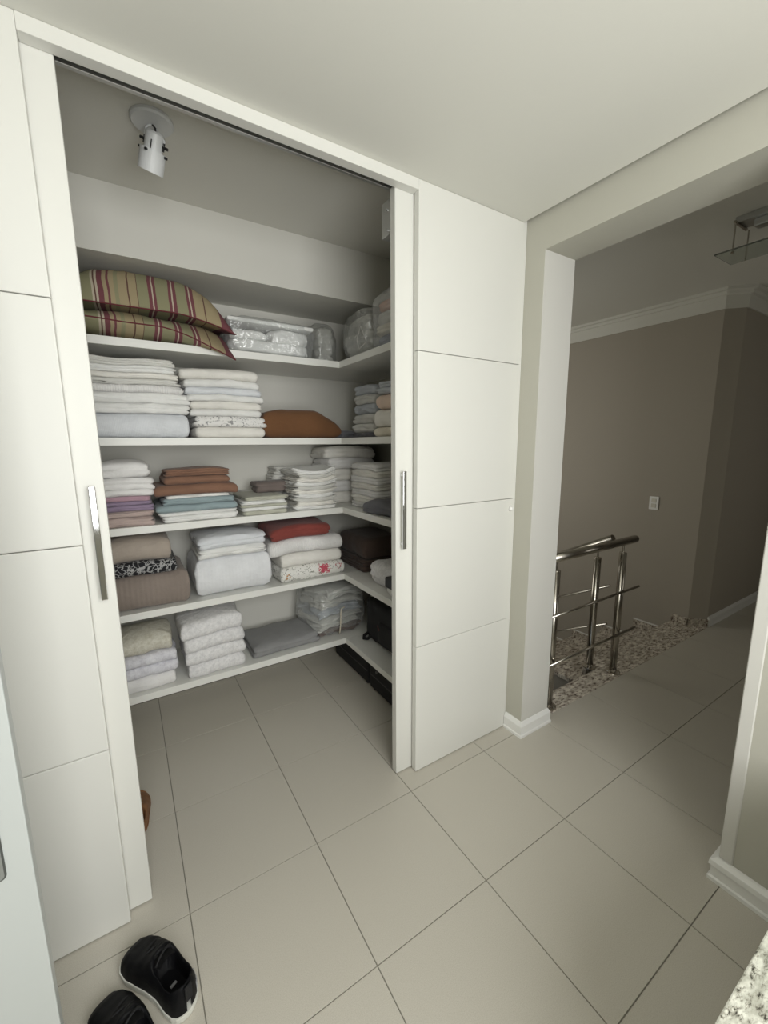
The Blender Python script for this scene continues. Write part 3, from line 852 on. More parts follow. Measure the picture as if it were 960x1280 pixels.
def stack(x0, yf, z0, rz, items, group, cat_default='linen', sag=0.006, droop=0.0, seed=1.0):
    """items bottom to top: dict(l, r = left/right edge, b, t = bottom/top height (world z), d depth, n leaves, m, label, ...)
       with rz = 0 the front faces -Y and l/r are world x; with rz = -90 deg the front faces -X and l/r are -y."""
    H = max(i['t'] for i in items) - z0
    Wm = max(i['r'] - i['l'] for i in items)

    def field(x, y, z):
        h = max(0.0, z) / max(H, 0.02)
        return h * (sag * (N3(x * 5 + seed, y * 5, seed * 3.7) * 1.6) - droop * min(1, (abs(x) / (Wm / 2))) ** 3)
    for k, it in enumerate(items):
        W = it['r'] - it['l']; D = it.get('d', 0.34); b = it['b'] - z0; H_ = it['t'] - it['b'] - 0.0006
        cx = (it['l'] + it['r']) / 2 - x0; cy = D / 2 + it.get('set', 0.0) + random.uniform(0, 0.006)
        s = seed * 10 + k * 3.7
        bm = folded(W, D, H_, it.get('n', 2), s, it.get('fold', 'front'), it.get('rough', 0.006), it.get('fuzz', 0), it.get('er'), field, b, cx, cy, it.get('puff', 0.0))
        name = it.get('name', 'folded_sheet')
        if rz == 0: loc = (x0 + cx, yf + cy, z0 + b + 0.0004)
        else: loc = (yf + cy, -(x0 + cx), z0 + b + 0.0004)
        o = obj(name, bm, it['m'], None, loc, (0, 0, rz + random.uniform(-.022, .022)), smooth=True)
        tag(o, it['label'], it.get('cat', cat_default), group)


def I(l, r, b, t, m, label, **k): return dict(l=l, r=r, b=b, t=t, m=m, label=label, **k)


# A: tall left stack, second shelf
z = 1.5632
L_ = 'of the tall left stack, second shelf'
stack(-0.87, 0.955, z, 0, [
    I(-1.11, -0.655, z, 1.676, F_COOL, 'thick cool white ribbed blanket, bottom ' + L_, n=1, d=.40, er=.045, name='folded_blanket', cat='blanket', rough=.006),
    I(-1.11, -0.652, 1.676, 1.722, F_WHITE, 'white sheet just above the ribbed blanket ' + L_, n=2, d=.39),
    I(-1.10, -0.650, 1.722, 1.771, F_WHITE, 'white sheet, third from bottom ' + L_, n=2, d=.39),
    I(-1.10, -0.668, 1.771, 1.806, F_RIBW, 'greyish ribbed white sheet in the middle ' + L_, n=1, d=.39, er=.02),
    I(-1.09, -0.686, 1.806, 1.834, F_GREYW, 'thin off-white sheet, fourth from top ' + L_, n=2, d=.38),
    I(-1.09, -0.692, 1.834, 1.860, F_WHITE2, 'thin white sheet, third from top ' + L_, n=2, d=.38),
    I(-1.09, -0.696, 1.860, 1.890, F_WHITE, 'thin white sheet, second from top ' + L_, n=2, d=.38, fold='open'),
    I(-1.08, -0.700, 1.890, 1.922, F_GREYW, 'thin white sheet with loose edges, top ' + L_, n=3, d=.37, fold='open', rough=.007, puff=.006),
], 'tall left linen stack on the second shelf', 'sheet', sag=0.011, droop=0.012, seed=2.1)
# B
L_ = 'of the middle white stack, second shelf'
stack(-0.47, 0.955, z, 0, [
    I(-0.630, -0.286, z, 1.618, F_WHITE2, 'plain warm white sheet, bottom ' + L_, n=1, d=.36, er=.024),
    I(-0.634, -0.279, 1.618, 1.672, F_SPRIG, 'white sheet with small grey sprigs, second from bottom ' + L_, n=2, d=.36, rough=.006),
    I(-0.645, -0.299, 1.672, 1.707, F_WHITE, 'white sheet resting on the sprigged one ' + L_, n=1, d=.35, er=.016),
    I(-0.650, -0.292, 1.707, 1.746, F_WHITE2, 'white sheet, fifth from top ' + L_, n=1, d=.35, er=.016, rough=.006),
    I(-0.660, -0.276, 1.746, 1.779, F_WHITE, 'white sheet sticking out furthest right, fourth from top ' + L_, n=1, d=.35, er=.014),
    I(-0.664, -0.296, 1.779, 1.814, F_COOL, 'bluish white ribbed sheet, third from top ' + L_, n=1, d=.35, er=.016),
    I(-0.672, -0.298, 1.814, 1.853, F_WHITE, 'white sheet just under the puffy top one ' + L_, n=1, d=.35, er=.017, rough=.006),
    I(-0.684, -0.303, 1.853, 1.905, F_WHITE2, 'puffy white sheet, top ' + L_, n=1, d=.35, er=.026, puff=.012, rough=.007),
], 'white stack in the middle of the second shelf', 'sheet', sag=0.008, droop=0.012, seed=4.4)
# brown blanket
bm = folded(0.49, 0.36, 0.158, 1, 3.3, 'soft', 0.010, 0, 0.040, lambda x, y, zz: (zz / .15) * (-0.085 * max(0, (x - .07) / 0.17) ** 1.2 - 0.02 * max(0, (-x - .12) / .12) + 0.004 * N3(x * 7, y * 7, 1)), puff=0.004)
tag(obj('folded_blanket', bm, F_BROWN, None, (-0.045, 1.15, z), (0, 0, -0.03), True), 'plump rust brown folded blanket alone on the second shelf', 'blanket')
bm = folded(0.15, 0.14, 0.045, 2, 5.3, 'front', 0.006)
tag(obj('folded_towel', bm, F_DGREY, None, (0.235, 1.06, z), (0, 0, 0.3), True), 'small dark grey cloth at the corner beside the rust brown blanket', 'towel')

# E: white over purple stack, third shelf   (front y .947)
z = 1.1452
L_ = 'of the leftmost stack, third shelf'
stack(-0.95, 0.957, z, 0, [
    I(-1.08, -0.845, z, 1.190, F_PINK, 'dusty pink towel, bottom ' + L_, n=2, d=.30, name='folded_towel'),
    I(-1.08, -0.846, 1.190, 1.219, F_PINK, 'dusty pink towel, second from bottom ' + L_, n=2, d=.30, name='folded_towel'),
    I(-1.08, -0.843, 1.219, 1.247, F_PURPLE, 'dull purple towel, lower purple one ' + L_, n=2, d=.30, name='folded_towel'),
    I(-1.08, -0.842, 1.247, 1.268, F_PURPLE, 'dull purple towel, upper purple one ' + L_, n=1, d=.30, name='folded_towel'),
    I(-1.08, -0.846, 1.268, 1.290, F_MAUVE, 'mauve towel directly under the white towels ' + L_, n=2, d=.30, name='folded_towel'),
    I(-1.08, -0.842, 1.290, 1.322, F_TERRYW, 'white towel directly on the mauve towel ' + L_, n=1, d=.30, er=.015, name='folded_towel'),
    I(-1.08, -0.836, 1.322, 1.378, F_TERRYW, 'white towel with a double fold, second from top ' + L_, n=2, d=.30, rough=.007, name='folded_towel', fuzz=.001),
    I(-1.08, -0.843, 1.378, 1.452, F_TERRYW, 'thick rolled white towel, top ' + L_, n=2, d=.30, fold='soft', er=.03, rough=.008, puff=.008, name='folded_towel', fuzz=.001),
], 'white and purple towel stack on the third shelf', 'towel', sag=0.006, droop=0.006, seed=6.2)
# F
L_ = 'of the terracotta stack, third shelf'
stack(-0.64, 0.957, z, 0, [
    I(-0.815, -0.450, z, 1.178, F_WHITE, 'crisp white sheet, bottom ' + L_, n=2, d=.34),
    I(-0.818, -0.455, 1.178, 1.196, F_WHITE, 'crisp white sheet under the blue linens ' + L_, n=2, d=.34),
    I(-0.828, -0.452, 1.196, 1.233, F_BLUE, 'dusty blue sheet, lower of the two blues ' + L_, n=1, d=.34, er=.017),
    I(-0.800, -0.466, 1.233, 1.266, F_BLUE, 'dusty blue sheet, upper of the two blues ' + L_, n=2, d=.33),
    I(-0.790, -0.480, 1.266, 1.280, F_WHITE, 'thin white cloth between blue and terracotta ' + L_, n=1, d=.32),
    I(-0.830, -0.436, 1.280, 1.334, F_TERRA, 'wide terracotta cloth on the thin white one ' + L_, n=1, d=.34, er=.025, rough=.006, name='folded_cloth', cat='cloth'),
    I(-0.796, -0.474, 1.334, 1.376, F_TERRA, 'terracotta cloth, second from top ' + L_, n=1, d=.32, er=.02, rough=.006, name='folded_cloth', cat='cloth'),
    I(-0.782, -0.480, 1.376, 1.410, F_TERRA, 'smaller terracotta cloth with open folds, top ' + L_, n=3, d=.28, fold='open', rough=.008, name='folded_cloth', cat='cloth', puff=.004),
], 'blue and terracotta stack on the third shelf', 'sheet', sag=0.005, droop=0.014, seed=8.9)
# G
L_ = 'of the low sage stack, third shelf'
stack(-0.30, 0.957, z, 0, [
    I(-0.428, -0.172, z, 1.168, F_SAGE, 'white cloth with sage border, bottom ' + L_, n=1, d=.30, name='folded_cloth', er=.008),
    I(-0.428, -0.176, 1.168, 1.188, F_WHITE, 'bright white cloth, second from bottom ' + L_, n=2, d=.30, name='folded_cloth'),
    I(-0.426, -0.174, 1.188, 1.202, F_SAGE, 'thin sage cloth in the middle ' + L_, n=1, d=.30, name='folded_cloth'),
    I(-0.428, -0.178, 1.202, 1.224, F_WHITE, 'bright white cloth, second from top ' + L_, n=2, d=.30, name='folded_cloth'),
    I(-0.420, -0.165, 1.224, 1.246, F_SAGE, 'thin beige and sage cloth, top ' + L_, n=2, d=.30, fold='open', rough=.006, name='folded_cloth'),
], 'low sage and white stack on the third shelf', 'cloth', sag=0.004, droop=0.004, seed=10.7)
bm = folded(0.20, 0.13, 0.062, 2, 7.3, 'front', 0.005)
tag(obj('folded_cloth', bm, F_DTAUPE, None, (-0.205, 1.20, 1.246), (0, 0, 0.05), True), 'dark taupe folded cloth lying behind the sage and white stack', 'cloth')
bm = folded(0.24, 0.12, 0.100, 3, 7.9, 'front', 0.005)
tag(obj('folded_cloth', bm, F_GREYW, None, (-0.24, 1.325, 1.1456), (0, 0, 0.0), True), 'greyish folded cloth against the back wall, propping the dark taupe one', 'cloth')
# H: napkin pile
L_ = 'of the wavy napkin pile, third shelf'
words = ['bottom', 'second', 'third', 'fourth', 'fifth', 'sixth', 'seventh', 'eighth', 'ninth', 'top']
its = []
hh = (1.380 - z) / 10
for k in range(10):
    its.append(I(-0.135 + 0.02 * (k / 9) + random.uniform(-.008, .008), 0.132 + random.uniform(-.006, .006), z + hh * k, z + hh * (k + 1), [F_WHITE, F_WHITE2, F_GREYW][k % 3],
               'thin white napkin, %s%s ' % (words[k], '' if k in (0, 9) else ' from bottom') + L_, n=2 + k % 2, d=.26, fold='open' if k % 2 else 'front', rough=.012, name='folded_napkin'))
stack(-0.02, 0.957, z, 0, its, 'wavy white napkin pile in the third shelf corner', 'napkin', sag=0.016, droop=-0.014, seed=12.5)
# greyish pile behind it
L_ = 'of the pile behind the napkins'
its = [I(-0.200 + 0.010 * k, 0.08, z + 0.049 * k, z + 0.049 * (k + 1), F_GREYW, 'greyish white cloth, %s ' % w + L_, n=3, d=.15, fold='open', rough=.008, name='folded_cloth')
       for k, w in enumerate(['bottom', 'second from bottom', 'third from bottom', 'second from top', 'top'])]
stack(-0.05, 1.235, z, 0, its, 'dim greyish pile behind the white napkins', 'cloth', sag=0.008, droop=-0.006, seed=13.5)
# J and I on the right shelves: front faces -X (l, r are -y)
RZ90 = -PI / 2
L_ = 'of the right-hand towel pile, third shelf'
its = []
ws = ['bottom', 'second from bottom', 'third from bottom', 'fourth from bottom', 'third from top', 'second from top', 'top']
for k in range(7):
    zb = z + 0.0385 * k
    its.append(I(-0.985 + random.uniform(-.008, .008), -0.665 + random.uniform(-.01, .01), zb, zb + 0.0385, [F_TERRYW, F_WHITE2][k % 2], 'white towel, %s ' % ws[k] + L_, n=2, d=.30, rough=.006, fold='front' if k > 2 else 'open', name='folded_towel', puff=.004 if k == 6 else 0))
stack(-0.80, 0.235, z, RZ90, its, 'white towel pile on the right of the third shelf', 'towel', sag=0.008, droop=0.006, seed=14.1)
L_ = 'of the tall corner pile, third shelf'
its = []
ws = ['bottom', 'second from bottom', 'third from bottom', 'second from top', 'top']
for k in range(5):
    zb = z + 0.074 * k
    its.append(I(0.135 + .01 * (k % 2), 0.50, zb, zb + 0.074, F_TERRYW if k % 2 else F_WHITE2, 'fluffy white bedding, %s ' % ws[k] + L_, n=2, d=.27, rough=.008, fold='soft', er=.024, name='folded_bedding'))
stack(0.32, 1.105, z, 0, its, 'tall bedding pile in the third shelf corner', 'bedding', sag=0.006, droop=0.008, seed=15.3)
# dark grey cloth + cream towels near the door on right third shelf
bm = folded(0.25, 0.20, 0.085, 2, 17.3, 'soft', 0.012, 0, 0.035, lambda x, y, zz: (zz / .085) * (-0.03 * abs(x / .13) ** 2 + .012 * N3(x * 12, y * 12, 4)))
tag(obj('folded_cloth', bm, F_DGREY, None, (0.275, 0.580, z), (0, 0, RZ90 + 0.15), True), 'crumpled charcoal cloth before the white towel pile on the third shelf', 'cloth')
L_ = 'of the small pile by the door, third shelf'
stack(-0.33, 0.18, z, RZ90, [
    I(-0.425, -0.24, z + .0, z + .050, F_CREAM, 'cream towel, bottom ' + L_, n=1, d=.26, er=.022, name='folded_towel', rough=.006),
    I(-0.423, -0.24, z + .050, z + .095, F_CREAM, 'cream towel, middle ' + L_, n=1, d=.26, er=.02, name='folded_towel', rough=.006),
    I(-0.410, -0.24, z + .095, z + .135, F_CREAM, 'cream towel, top ' + L_, n=1, d=.25, er=.018, name='folded_towel', rough=.006, puff=.004),
], 'small cream towels on the third shelf', 'towel', seed=18.1)

# C, D on right second shelf
z = 1.5632
L_ = 'of the corner towels, second shelf'
its = []
for k, (b, t, m_) in enumerate([(z, 1.592, F_DGREY), (1.592, 1.645, F_GREYW), (1.645, 1.70, F_GREYW), (1.70, 1.755, F_BGREY), (1.755, 1.81, F_GREYW), (1.81, 1.862, F_BGREY)]):
    w = ['dark grey towel, bottom', 'greyish white rolled towel, second from bottom', 'greyish white towel, third from bottom', 'pale blue-grey towel, third from top', 'greyish white towel, second from top', 'pale blue-grey towel, top'][k]
    its.append(I(-1.02 + .010 * k, -0.735, b, t, m_, w + ' ' + L_, n=2, d=.26, rough=.009, fold='soft', er=.02, name='folded_towel'))
stack(-0.86, 0.265, z, RZ90, its, 'hand towels in the second shelf corner', 'towel', sag=0.008, droop=0.006, seed=19.1)
L_ = 'of the pile by the right door, second shelf'
stack(-0.45, 0.185, z, RZ90, [
    I(-0.625, -0.34, z, 1.612, F_CREAM, 'cream linen, bottom ' + L_, n=1, d=.32, er=.022, name='folded_linen', cat='linen'),
    I(-0.618, -0.34, 1.612, 1.702, F_WHITE2, 'thick white linen, second from bottom ' + L_, n=1, d=.32, er=.035, name='folded_linen', cat='linen'),
    I(-0.606, -0.34, 1.702, 1.776, F_BLUSH, 'pale blush linen, middle ' + L_, n=1, d=.32, er=.03, name='folded_linen', cat='linen'),
    I(-0.585, -0.34, 1.776, 1.806, F_BGREY, 'blue-grey linen, second from top ' + L_, n=2, d=.31, name='folded_linen', cat='linen'),
    I(-0.568, -0.34, 1.806, 1.838, F_BGREY, 'blue-grey linen, top ' + L_, n=2, d=.31, name='folded_linen', cat='linen', puff=.004),
], 'blush and cream linens on the second shelf', 'linen', sag=0.004, seed=20.1)

# fourth shelf
z = 0.7202
L_ = 'at the left end of the fourth shelf'
stack(-0.87, 0.957, z, 0, [
    I(-1.12, -0.715, z, 0.900, F_TAUPE, 'thick taupe ribbed blanket ' + L_ + ', under the patterned cloth', n=1, d=.37, er=.055, rough=.008, name='folded_blanket', cat='blanket'),
    I(-1.10, -0.768, 0.900, 0.966, F_PRINT, 'black cloth with white swirls ' + L_, n=1, d=.33, er=.02, rough=.006, name='folded_cloth', cat='cloth'),
    I(-1.10, -0.782, 0.966, 1.072, F_BEIGE, 'thick beige towel ' + L_ + ', on the patterned cloth', n=1, d=.30, er=.040, rough=.006, name='folded_towel', cat='towel', puff=.01),
], 'taupe and beige pile on the fourth shelf', 'blanket', sag=0.006, droop=0.012, seed=22.3)
L_ = 'in the middle of the fourth shelf'
stack(-0.48, 0.957, z, 0, [
    I(-0.690, -0.278, z, 0.935, F_QUILT, 'thick white quilt ' + L_, n=1, d=.37, er=.075, rough=.008, name='folded_quilt', cat='quilt', puff=.0),
    I(-0.660, -0.305, 0.935, 0.985, F_WHITE, 'thin white sheet lying directly on the thick quilt ' + L_, n=2, d=.30, name='folded_sheet', cat='sheet'),
    I(-0.668, -0.308, 0.985, 1.046, F_COOL, 'white bedspread on top of the sheet and quilt ' + L_, n=2, d=.30, name='folded_bedspread', cat='bedspread', puff=.01, rough=.006),
], 'white quilt pile on the fourth shelf', 'quilt', sag=0.005, droop=0.010, seed=23.3)
L_ = 'in the fourth shelf corner'
stack(-0.04, 0.957, z, 0, [
    I(-0.240, 0.178, z, 0.812, F_FLORAL, 'white cloth printed with red flowers, bottom of the pile ' + L_, n=1, d=.36, er=.035, rough=.006, name='folded_cloth', cat='cloth'),
    I(-0.238, 0.160, 0.812, 0.888, F_WHITE2, 'plain white sheet above the red flower print ' + L_, n=1, d=.35, er=.03, rough=.006, name='folded_sheet', cat='sheet'),
    I(-0.285, 0.180, 0.888, 0.985, F_RIBW, 'thick ribbed white throw under the red cloth ' + L_, n=1, d=.36, er=.045, rough=.008, name='folded_throw', cat='throw'),
    I(-0.275, 0.080, 0.985, 1.062, F_RED, 'brick red folded cloth, top of the pile ' + L_, n=2, d=.32, fold='soft', er=.028, rough=.008, name='folded_cloth', cat='cloth', puff=.004),
], 'floral and red pile in the fourth shelf corner', 'cloth', sag=0.008, droop=0.016, seed=24.9)
L_ = 'of the dark pile, right fourth shelf'
stack(-1.05, 0.27, z, RZ90, [
    I(-1.26, -0.88, z, 0.760, F_DBROWN, 'dark brown cloth, bottom ' + L_, n=2, d=.30, fold='open', name='folded_cloth'),
    I(-1.26, -0.885, 0.760, 0.800, F_DBROWN, 'dark brown cloth, second from bottom ' + L_, n=2, d=.30, fold='open', name='folded_cloth'),
    I(-1.26, -0.875, 0.800, 0.935, F_DBROWN, 'thick dark brown cloth, top ' + L_, n=1, d=.30, er=.04, name='folded_cloth'),
], 'dark pile on the right of the fourth shelf', 'cloth', seed=25.9)
# white/black goods near the door on the right fourth shelf
bm = folded(0.24, 0.22, 0.135, 3, 27.3, 'soft', 0.012, 0.004, 0.035)
tag(obj('bath_mat', bm, F_PLUSHW, None, (0.33, 0.60, z), (0, 0, RZ90), True), 'fluffy white folded bath mat near the door, fourth shelf', 'bath mat')
pb = obj('packaged_towel', folded(0.22, 0.20, 0.10, 2, 28.3, 'front', 0.003), F_WHITE, None, (0.285, 0.385, z), (0, 0, RZ90), True)
tag(pb, 'white packaged towel with a black band near the door, fourth shelf', 'package')
o = obj('band', box(NB(), -0.112, 0.112, -0.1045, 0.05, 0.045, 0.103, 0.008, 3), mat('black_card', (0.015, 0.016, 0.02), 0.4), pb); o['label'] = 'black band'
tag(obj('folded_towel', folded(0.20, 0.18, 0.040, 1, 29.3, 'front', 0.004, 0, 0.018, puff=.004), F_WHITE, None, (0.295, 0.395, z + 0.104), (0, 0, RZ90), True), 'small white folded towel lying on the package with the black band', 'towel')

# bottom shelf
z = 0.2882
L_ = 'of the leftmost stack, bottom shelf'
stack(-0.93, 0.965, z, 0, [
    I(-1.10, -0.812, z, 0.365, F_TERRYW, 'smooth white towel, bottom ' + L_, n=1, d=.26, er=.03, name='plush_towel'),
    I(-1.10, -0.808, 0.365, 0.425, F_PLUSHL, 'lavender white plush towel, second from bottom ' + L_, n=1, d=.26, er=.026, fuzz=.003, rough=.008, name='plush_towel'),
    I(-1.10, -0.812, 0.425, 0.485, F_PLUSHL, 'lavender white plush towel, second from top ' + L_, n=1, d=.26, er=.026, fuzz=.003, rough=.008, name='plush_towel'),
    I(-1.10, -0.812, 0.485, 0.575, F_PLUSHB, 'beige plush towel, top ' + L_, n=1, d=.26, er=.04, fuzz=.004, rough=.009, name='plush_towel', puff=.012),
], 'plush towels at the left end of the bottom shelf', 'towel', sag=0.006, droop=0.012, seed=31.3)
L_ = 'of the all-white plush stack, bottom shelf'
stack(-0.62, 0.957, z, 0, [
    I(-0.755, -0.458, z, 0.365, F_PLUSHW, 'white plush towel, bottom ' + L_, n=1, d=.27, er=.022, fuzz=.004, rough=.008, name='plush_towel'),
    I(-0.765, -0.460, 0.365, 0.440, F_PLUSHW, 'white plush towel, second from bottom ' + L_, n=1, d=.27, er=.022, fuzz=.004, rough=.008, name='plush_towel'),
    I(-0.772, -0.466, 0.440, 0.518, F_PLUSHW, 'white plush towel, second from top ' + L_, n=1, d=.27, er=.022, fuzz=.004, rough=.008, name='plush_towel'),
    I(-0.780, -0.472, 0.518, 0.605, F_PLUSHW, 'white plush towel, top ' + L_, n=1, d=.27, er=.026, fuzz=.004, rough=.009, name='plush_towel', puff=.006),
], 'white plush stack on the bottom shelf', 'towel', sag=0.008, droop=0.012, seed=32.3)
gt = obj('folded_cloth', folded(0.41, 0.30, 0.070, 2, 33.3, 'front', 0.006, 0, 0.034, lambda x, y, zz: (zz / .07) * 0.004 * N3(x * 9, y * 9, 2), puff=.01), F_GREY, None, (-0.205, 1.135, z), (0, 0, 0.02), True)
tag(gt, 'mid grey folded cloth with darker underside alone on the bottom shelf', 'cloth')


# ------------------------------------------------------------------ striped pillows
def pillow(W, D, H, z_edge, seed, droop, zb=0.0):
    """returns (top+bottom surface bmesh, piping point list)"""
    bm = NB(); n, mm = 44, 34; top, bot = [], []; rim = []
    def P(u, v, s):
        x = W / 2 * u * (1 - 0.05 * (1 - v * v)) ; y = D / 2 * v * (1 - 0.05 * (1 - u * u))
        t = (max(0, 1 - abs(u) ** 3.2) ** 0.62) * (max(0, 1 - abs(v) ** 3.2) ** 0.62)
        wr = 0.006 * N3(x * 10 + seed, y * 10, s * 3) * min(1, t * 2) + 0.004 * N3(x * 30 + seed, y * 7, s) * min(1, t * 3)
        z = z_edge + (H - z_edge) * t + wr if s > 0 else z_edge * (1 - t) + zb * t
        z += droop(x, y) 
        z += 0.007 * N3(x * 6 + seed, y * 6, 5) * (1 - t)
        return Vector((x, y, z))
    for j in range(mm + 1):
        v = -math.cos(PI * j / mm); ra, rb = [], []
        for i in range(n + 1):
            u = -math.cos(PI * i / n)
            a_ = bm.verts.new(P(u, v, 1)); ra.append(a_)
            if i in (0, n) or j in (0, mm): rb.append(a_)
            else: rb.append(bm.verts.new(P(u, v, -1)))
        top.append(ra); bot.append(rb)
    for j in range(mm):
        for i in range(n):
            bm.faces.new((top[j][i], top[j][i + 1], top[j + 1][i + 1], top[j + 1][i]))
            bm.faces.new((bot[j][i], bot[j + 1][i], bot[j + 1][i + 1], bot[j][i + 1]))
    for i in range(n + 1): rim.append(top[0][i].co.copy())
    for j in range(1, mm + 1): rim.append(top[j][n].co.copy())
    for i in range(n - 1, -1, -1): rim.append(top[mm][i].co.copy())
    for j in range(mm - 1, 0, -1): rim.append(top[j][0].co.copy())
    return bm, rim


def drop_low(x, y):
    a_ = max(0, min(1, (x - 0.02) / 0.36)); b_ = max(0, min(1, (-y - 0.11) / 0.14))
    return -0.125 * (a_ ** 1.3) * b_


bm, rim = pillow(0.70, 0.50, 0.116, 0.050, 1.5, drop_low)
pl = obj('striped_pillow', bm, F_STRIPE, None, (-0.790, 1.130, 2.004), (0, 0, 0.03), True)
tag(pl, 'lower green and maroon striped pillow with a corner drooping off the top shelf', 'pillow', 'striped pillows on the top shelf')
o = obj('piping', path_tube(NB(), rim + [rim[0]], 0.0030, 6), F_PIPING, pl, smooth=True); o['label'] = 'maroon piping'
def drop_up(x, y):
    a_ = max(0, min(1, (x - 0.10) / 0.26)); b_ = max(0, min(1, (-y + 0.02) / 0.26))
    return -0.060 * (a_ ** 1.6) * b_
bm, rim = pillow(0.74, 0.50, 0.215, 0.022, 8.5, drop_up, 0.024)
pu = obj('striped_pillow', bm, F_STRIPE, None, (-0.790, 1.140, 2.100), (0, 0, -0.02), True)
tag(pu, 'upper green and maroon striped pillow lying on the other, plump', 'pillow', 'striped pillows on the top shelf')
o = obj('piping', path_tube(NB(), rim + [rim[0]], 0.0030, 6), F_PIPING, pu, smooth=True); o['label'] = 'maroon piping'


# ------------------------------------------------------------------ crumpled bags
def crumple(W, D, H, seed, amp=0.012, e=0.45, n=40, top=None, freq=11):
    bm = NB(); rows = []
    for j in range(n + 1):
        ph = -PI / 2 + PI * j / n; ring = []
        for i in range(2 * n):
            th = 2 * PI * i / (2 * n)
            def sp_(v): return math.copysign(abs(v) ** e, v)
            x = W / 2 * sp_(math.cos(ph)) * sp_(math.cos(th)); y = D / 2 * sp_(math.cos(ph)) * sp_(math.sin(th)); z_ = H / 2 * sp_(math.sin(ph))
            v = Vector((x, y, z_)); d = v.normalized()
            r = 1 - abs(N3(x * freq + seed, y * freq, z_ * freq)) * 2
            r2 = 1 - abs(N3(x * freq * 2.3, y * freq * 2.3 + seed, z_ * freq * 2.3)) * 2
            v = v + d * (amp * (r - 0.6) + amp * 0.5 * (r2 - 0.6))
            v.z += H / 2
            if top: v = top(v)
            v.z = max(v.z, 0.0)
            ring.append(bm.verts.new(v))
        rows.append(ring)
    for A_, B_ in zip(rows, rows[1:]):
        for k in range(len(A_)):
            bm.faces.new((A_[k], A_[(k + 1) % len(A_)], B_[(k + 1) % len(A_)], B_[k]))
    bmesh.ops.remove_doubles(bm, verts=bm.verts, dist=0.0003)
    return bm


z = 2.0005
b1 = obj('bagged_bedding', crumple(0.50, 0.33, 0.195, 3.1, 0.016, 0.35, 46), FILM, None, (-0.200, 1.155, z), (0, 0, 0), True)
tag(b1, 'clear zipped plastic bag of white bedding between the pillows and the corner', 'bag')
for k, (w_, d_, h_, x_, z_) in enumerate([(0.44, 0.28, 0.080, 0.0, 0.008), (0.22, 0.26, 0.085, 0.105, 0.070), (0.20, 0.24, 0.055, -0.12, 0.078)]):
    o = obj('bedding', crumple(w_, d_, h_, 60.3 + k * 4, 0.016, 0.45, 34, freq=9), F_WHITE, b1, (x_, 0.0, z_), (0, 0, 0.05 * k), True); o['label'] = 'white rumpled bedding inside'
o = obj('zip_panel', box(NB(), -0.235, 0.235, -0.150, 0.12, 0.158, 0.178, 0.008, 3), F_WHITE, b1); o['label'] = 'white top panel'
b2 = obj('bagged_pillow', crumple(0.15, 0.24, 0.24, 5.7, 0.016, 0.5, 36), FILM_G, None, (0.145, 1.19, z), (0, 0, 0.1), True)
tag(b2, 'small crumpled grey plastic bag in the top shelf corner', 'bag')
obj('bundle', folded(0.10, 0.19, 0.20, 4, 43, 'open', 0.01), F_GREYW, b2, (0, 0, 0.012), (0, 0, 0), True)
b3 = obj('bagged_duvet', crumple(0.25, 0.33, 0.275, 7.7, 0.016, 0.5, 40), FILM_G, None, (0.345, 0.895, z), (0, 0, 0.0), True)
tag(b3, 'bulging grey-white plastic duvet bag with ribbon on the right top shelf', 'bag')
obj('duvet', folded(0.20, 0.28, 0.23, 5, 44, 'soft', 0.012, 0, 0.05), F_GREYW, b3, (0, 0, 0.014), (0, 0, 0), True)
obj('ribbon', path_tube(NB(), [(-0.126, -0.17, 0.07), (-0.132, -0.12, 0.16), (-0.130, -0.07, 0.10), (-0.132, -0.10, 0.045), (-0.126, -0.17, 0.07)], 0.003, 6), F_GREYW, b3, smooth=True)
b4 = obj('clear_storage_bag', crumple(0.30, 0.30, 0.30, 9.9, 0.014, 0.4, 40), FILM, None, (0.365, 0.545, z), (0, 0, 0.0), True)
tag(b4, 'clear plastic bag of coloured bed linen beside the right door edge, top shelf', 'bag')
for k, (h0, h1, m_, lb) in enumerate([(0.012, 0.085, fabric('navy_cloth', (0.07, 0.085, 0.14)), 'navy cloth inside'), (0.086, 0.135, F_CREAM, 'cream cloth inside'), (0.136, 0.20, F_GREYW, None), (0.201, 0.25, fabric('peach_cloth', (0.55, 0.27, 0.17)), 'peach cloth inside')]):
    o = obj('linen', folded(0.24, 0.24, h1 - h0, 2, 46 + k, 'soft', 0.008, 0, 0.02), m_, b4, (0, 0, h0), (0, 0, 0), True)
    if lb: o['label'] = lb

# ribbon-tied bag of linens on the bottom shelf corner
z = 0.2885
b5 = obj('tied_linen_bag', crumple(0.40, 0.36, 0.34, 11.9, 0.020, 0.45, 48, top=lambda v: Vector((v.x * (1 - 0.25 * max(0, v.z - 0.12)), v.y, v.z))), FILM, None, (0.165, 1.180, z), (0, 0, 0.15), True)
tag(b5, 'clear plastic bag of rumpled grey-white linens tied with ribbon, bottom shelf corner', 'bag')
hz = 0.012
for k, t_ in enumerate([0.040, 0.045, 0.038, 0.05, 0.04, 0.055]):
    obj('linen', folded(0.34 - 0.01 * k, 0.29, t_, 3, 50 + k, 'open', 0.024, 0, 0.02, lambda x, y, zz, k=k: (0.016 * N3(x * 6 + 1, y * 6, k * .3) - 0.02 * (abs(x) / .16) ** 3) * min(1, k * .4 + zz * 4)), [F_DTAUPE, F_GREYW, F_GREYW, F_BGREY, F_GREYW, F_GREYW][k], b5, (0.004 * k - .01, 0, hz), (0, 0, 0.06 * (k % 3 - 1)), True)
    hz += t_ + 0.004
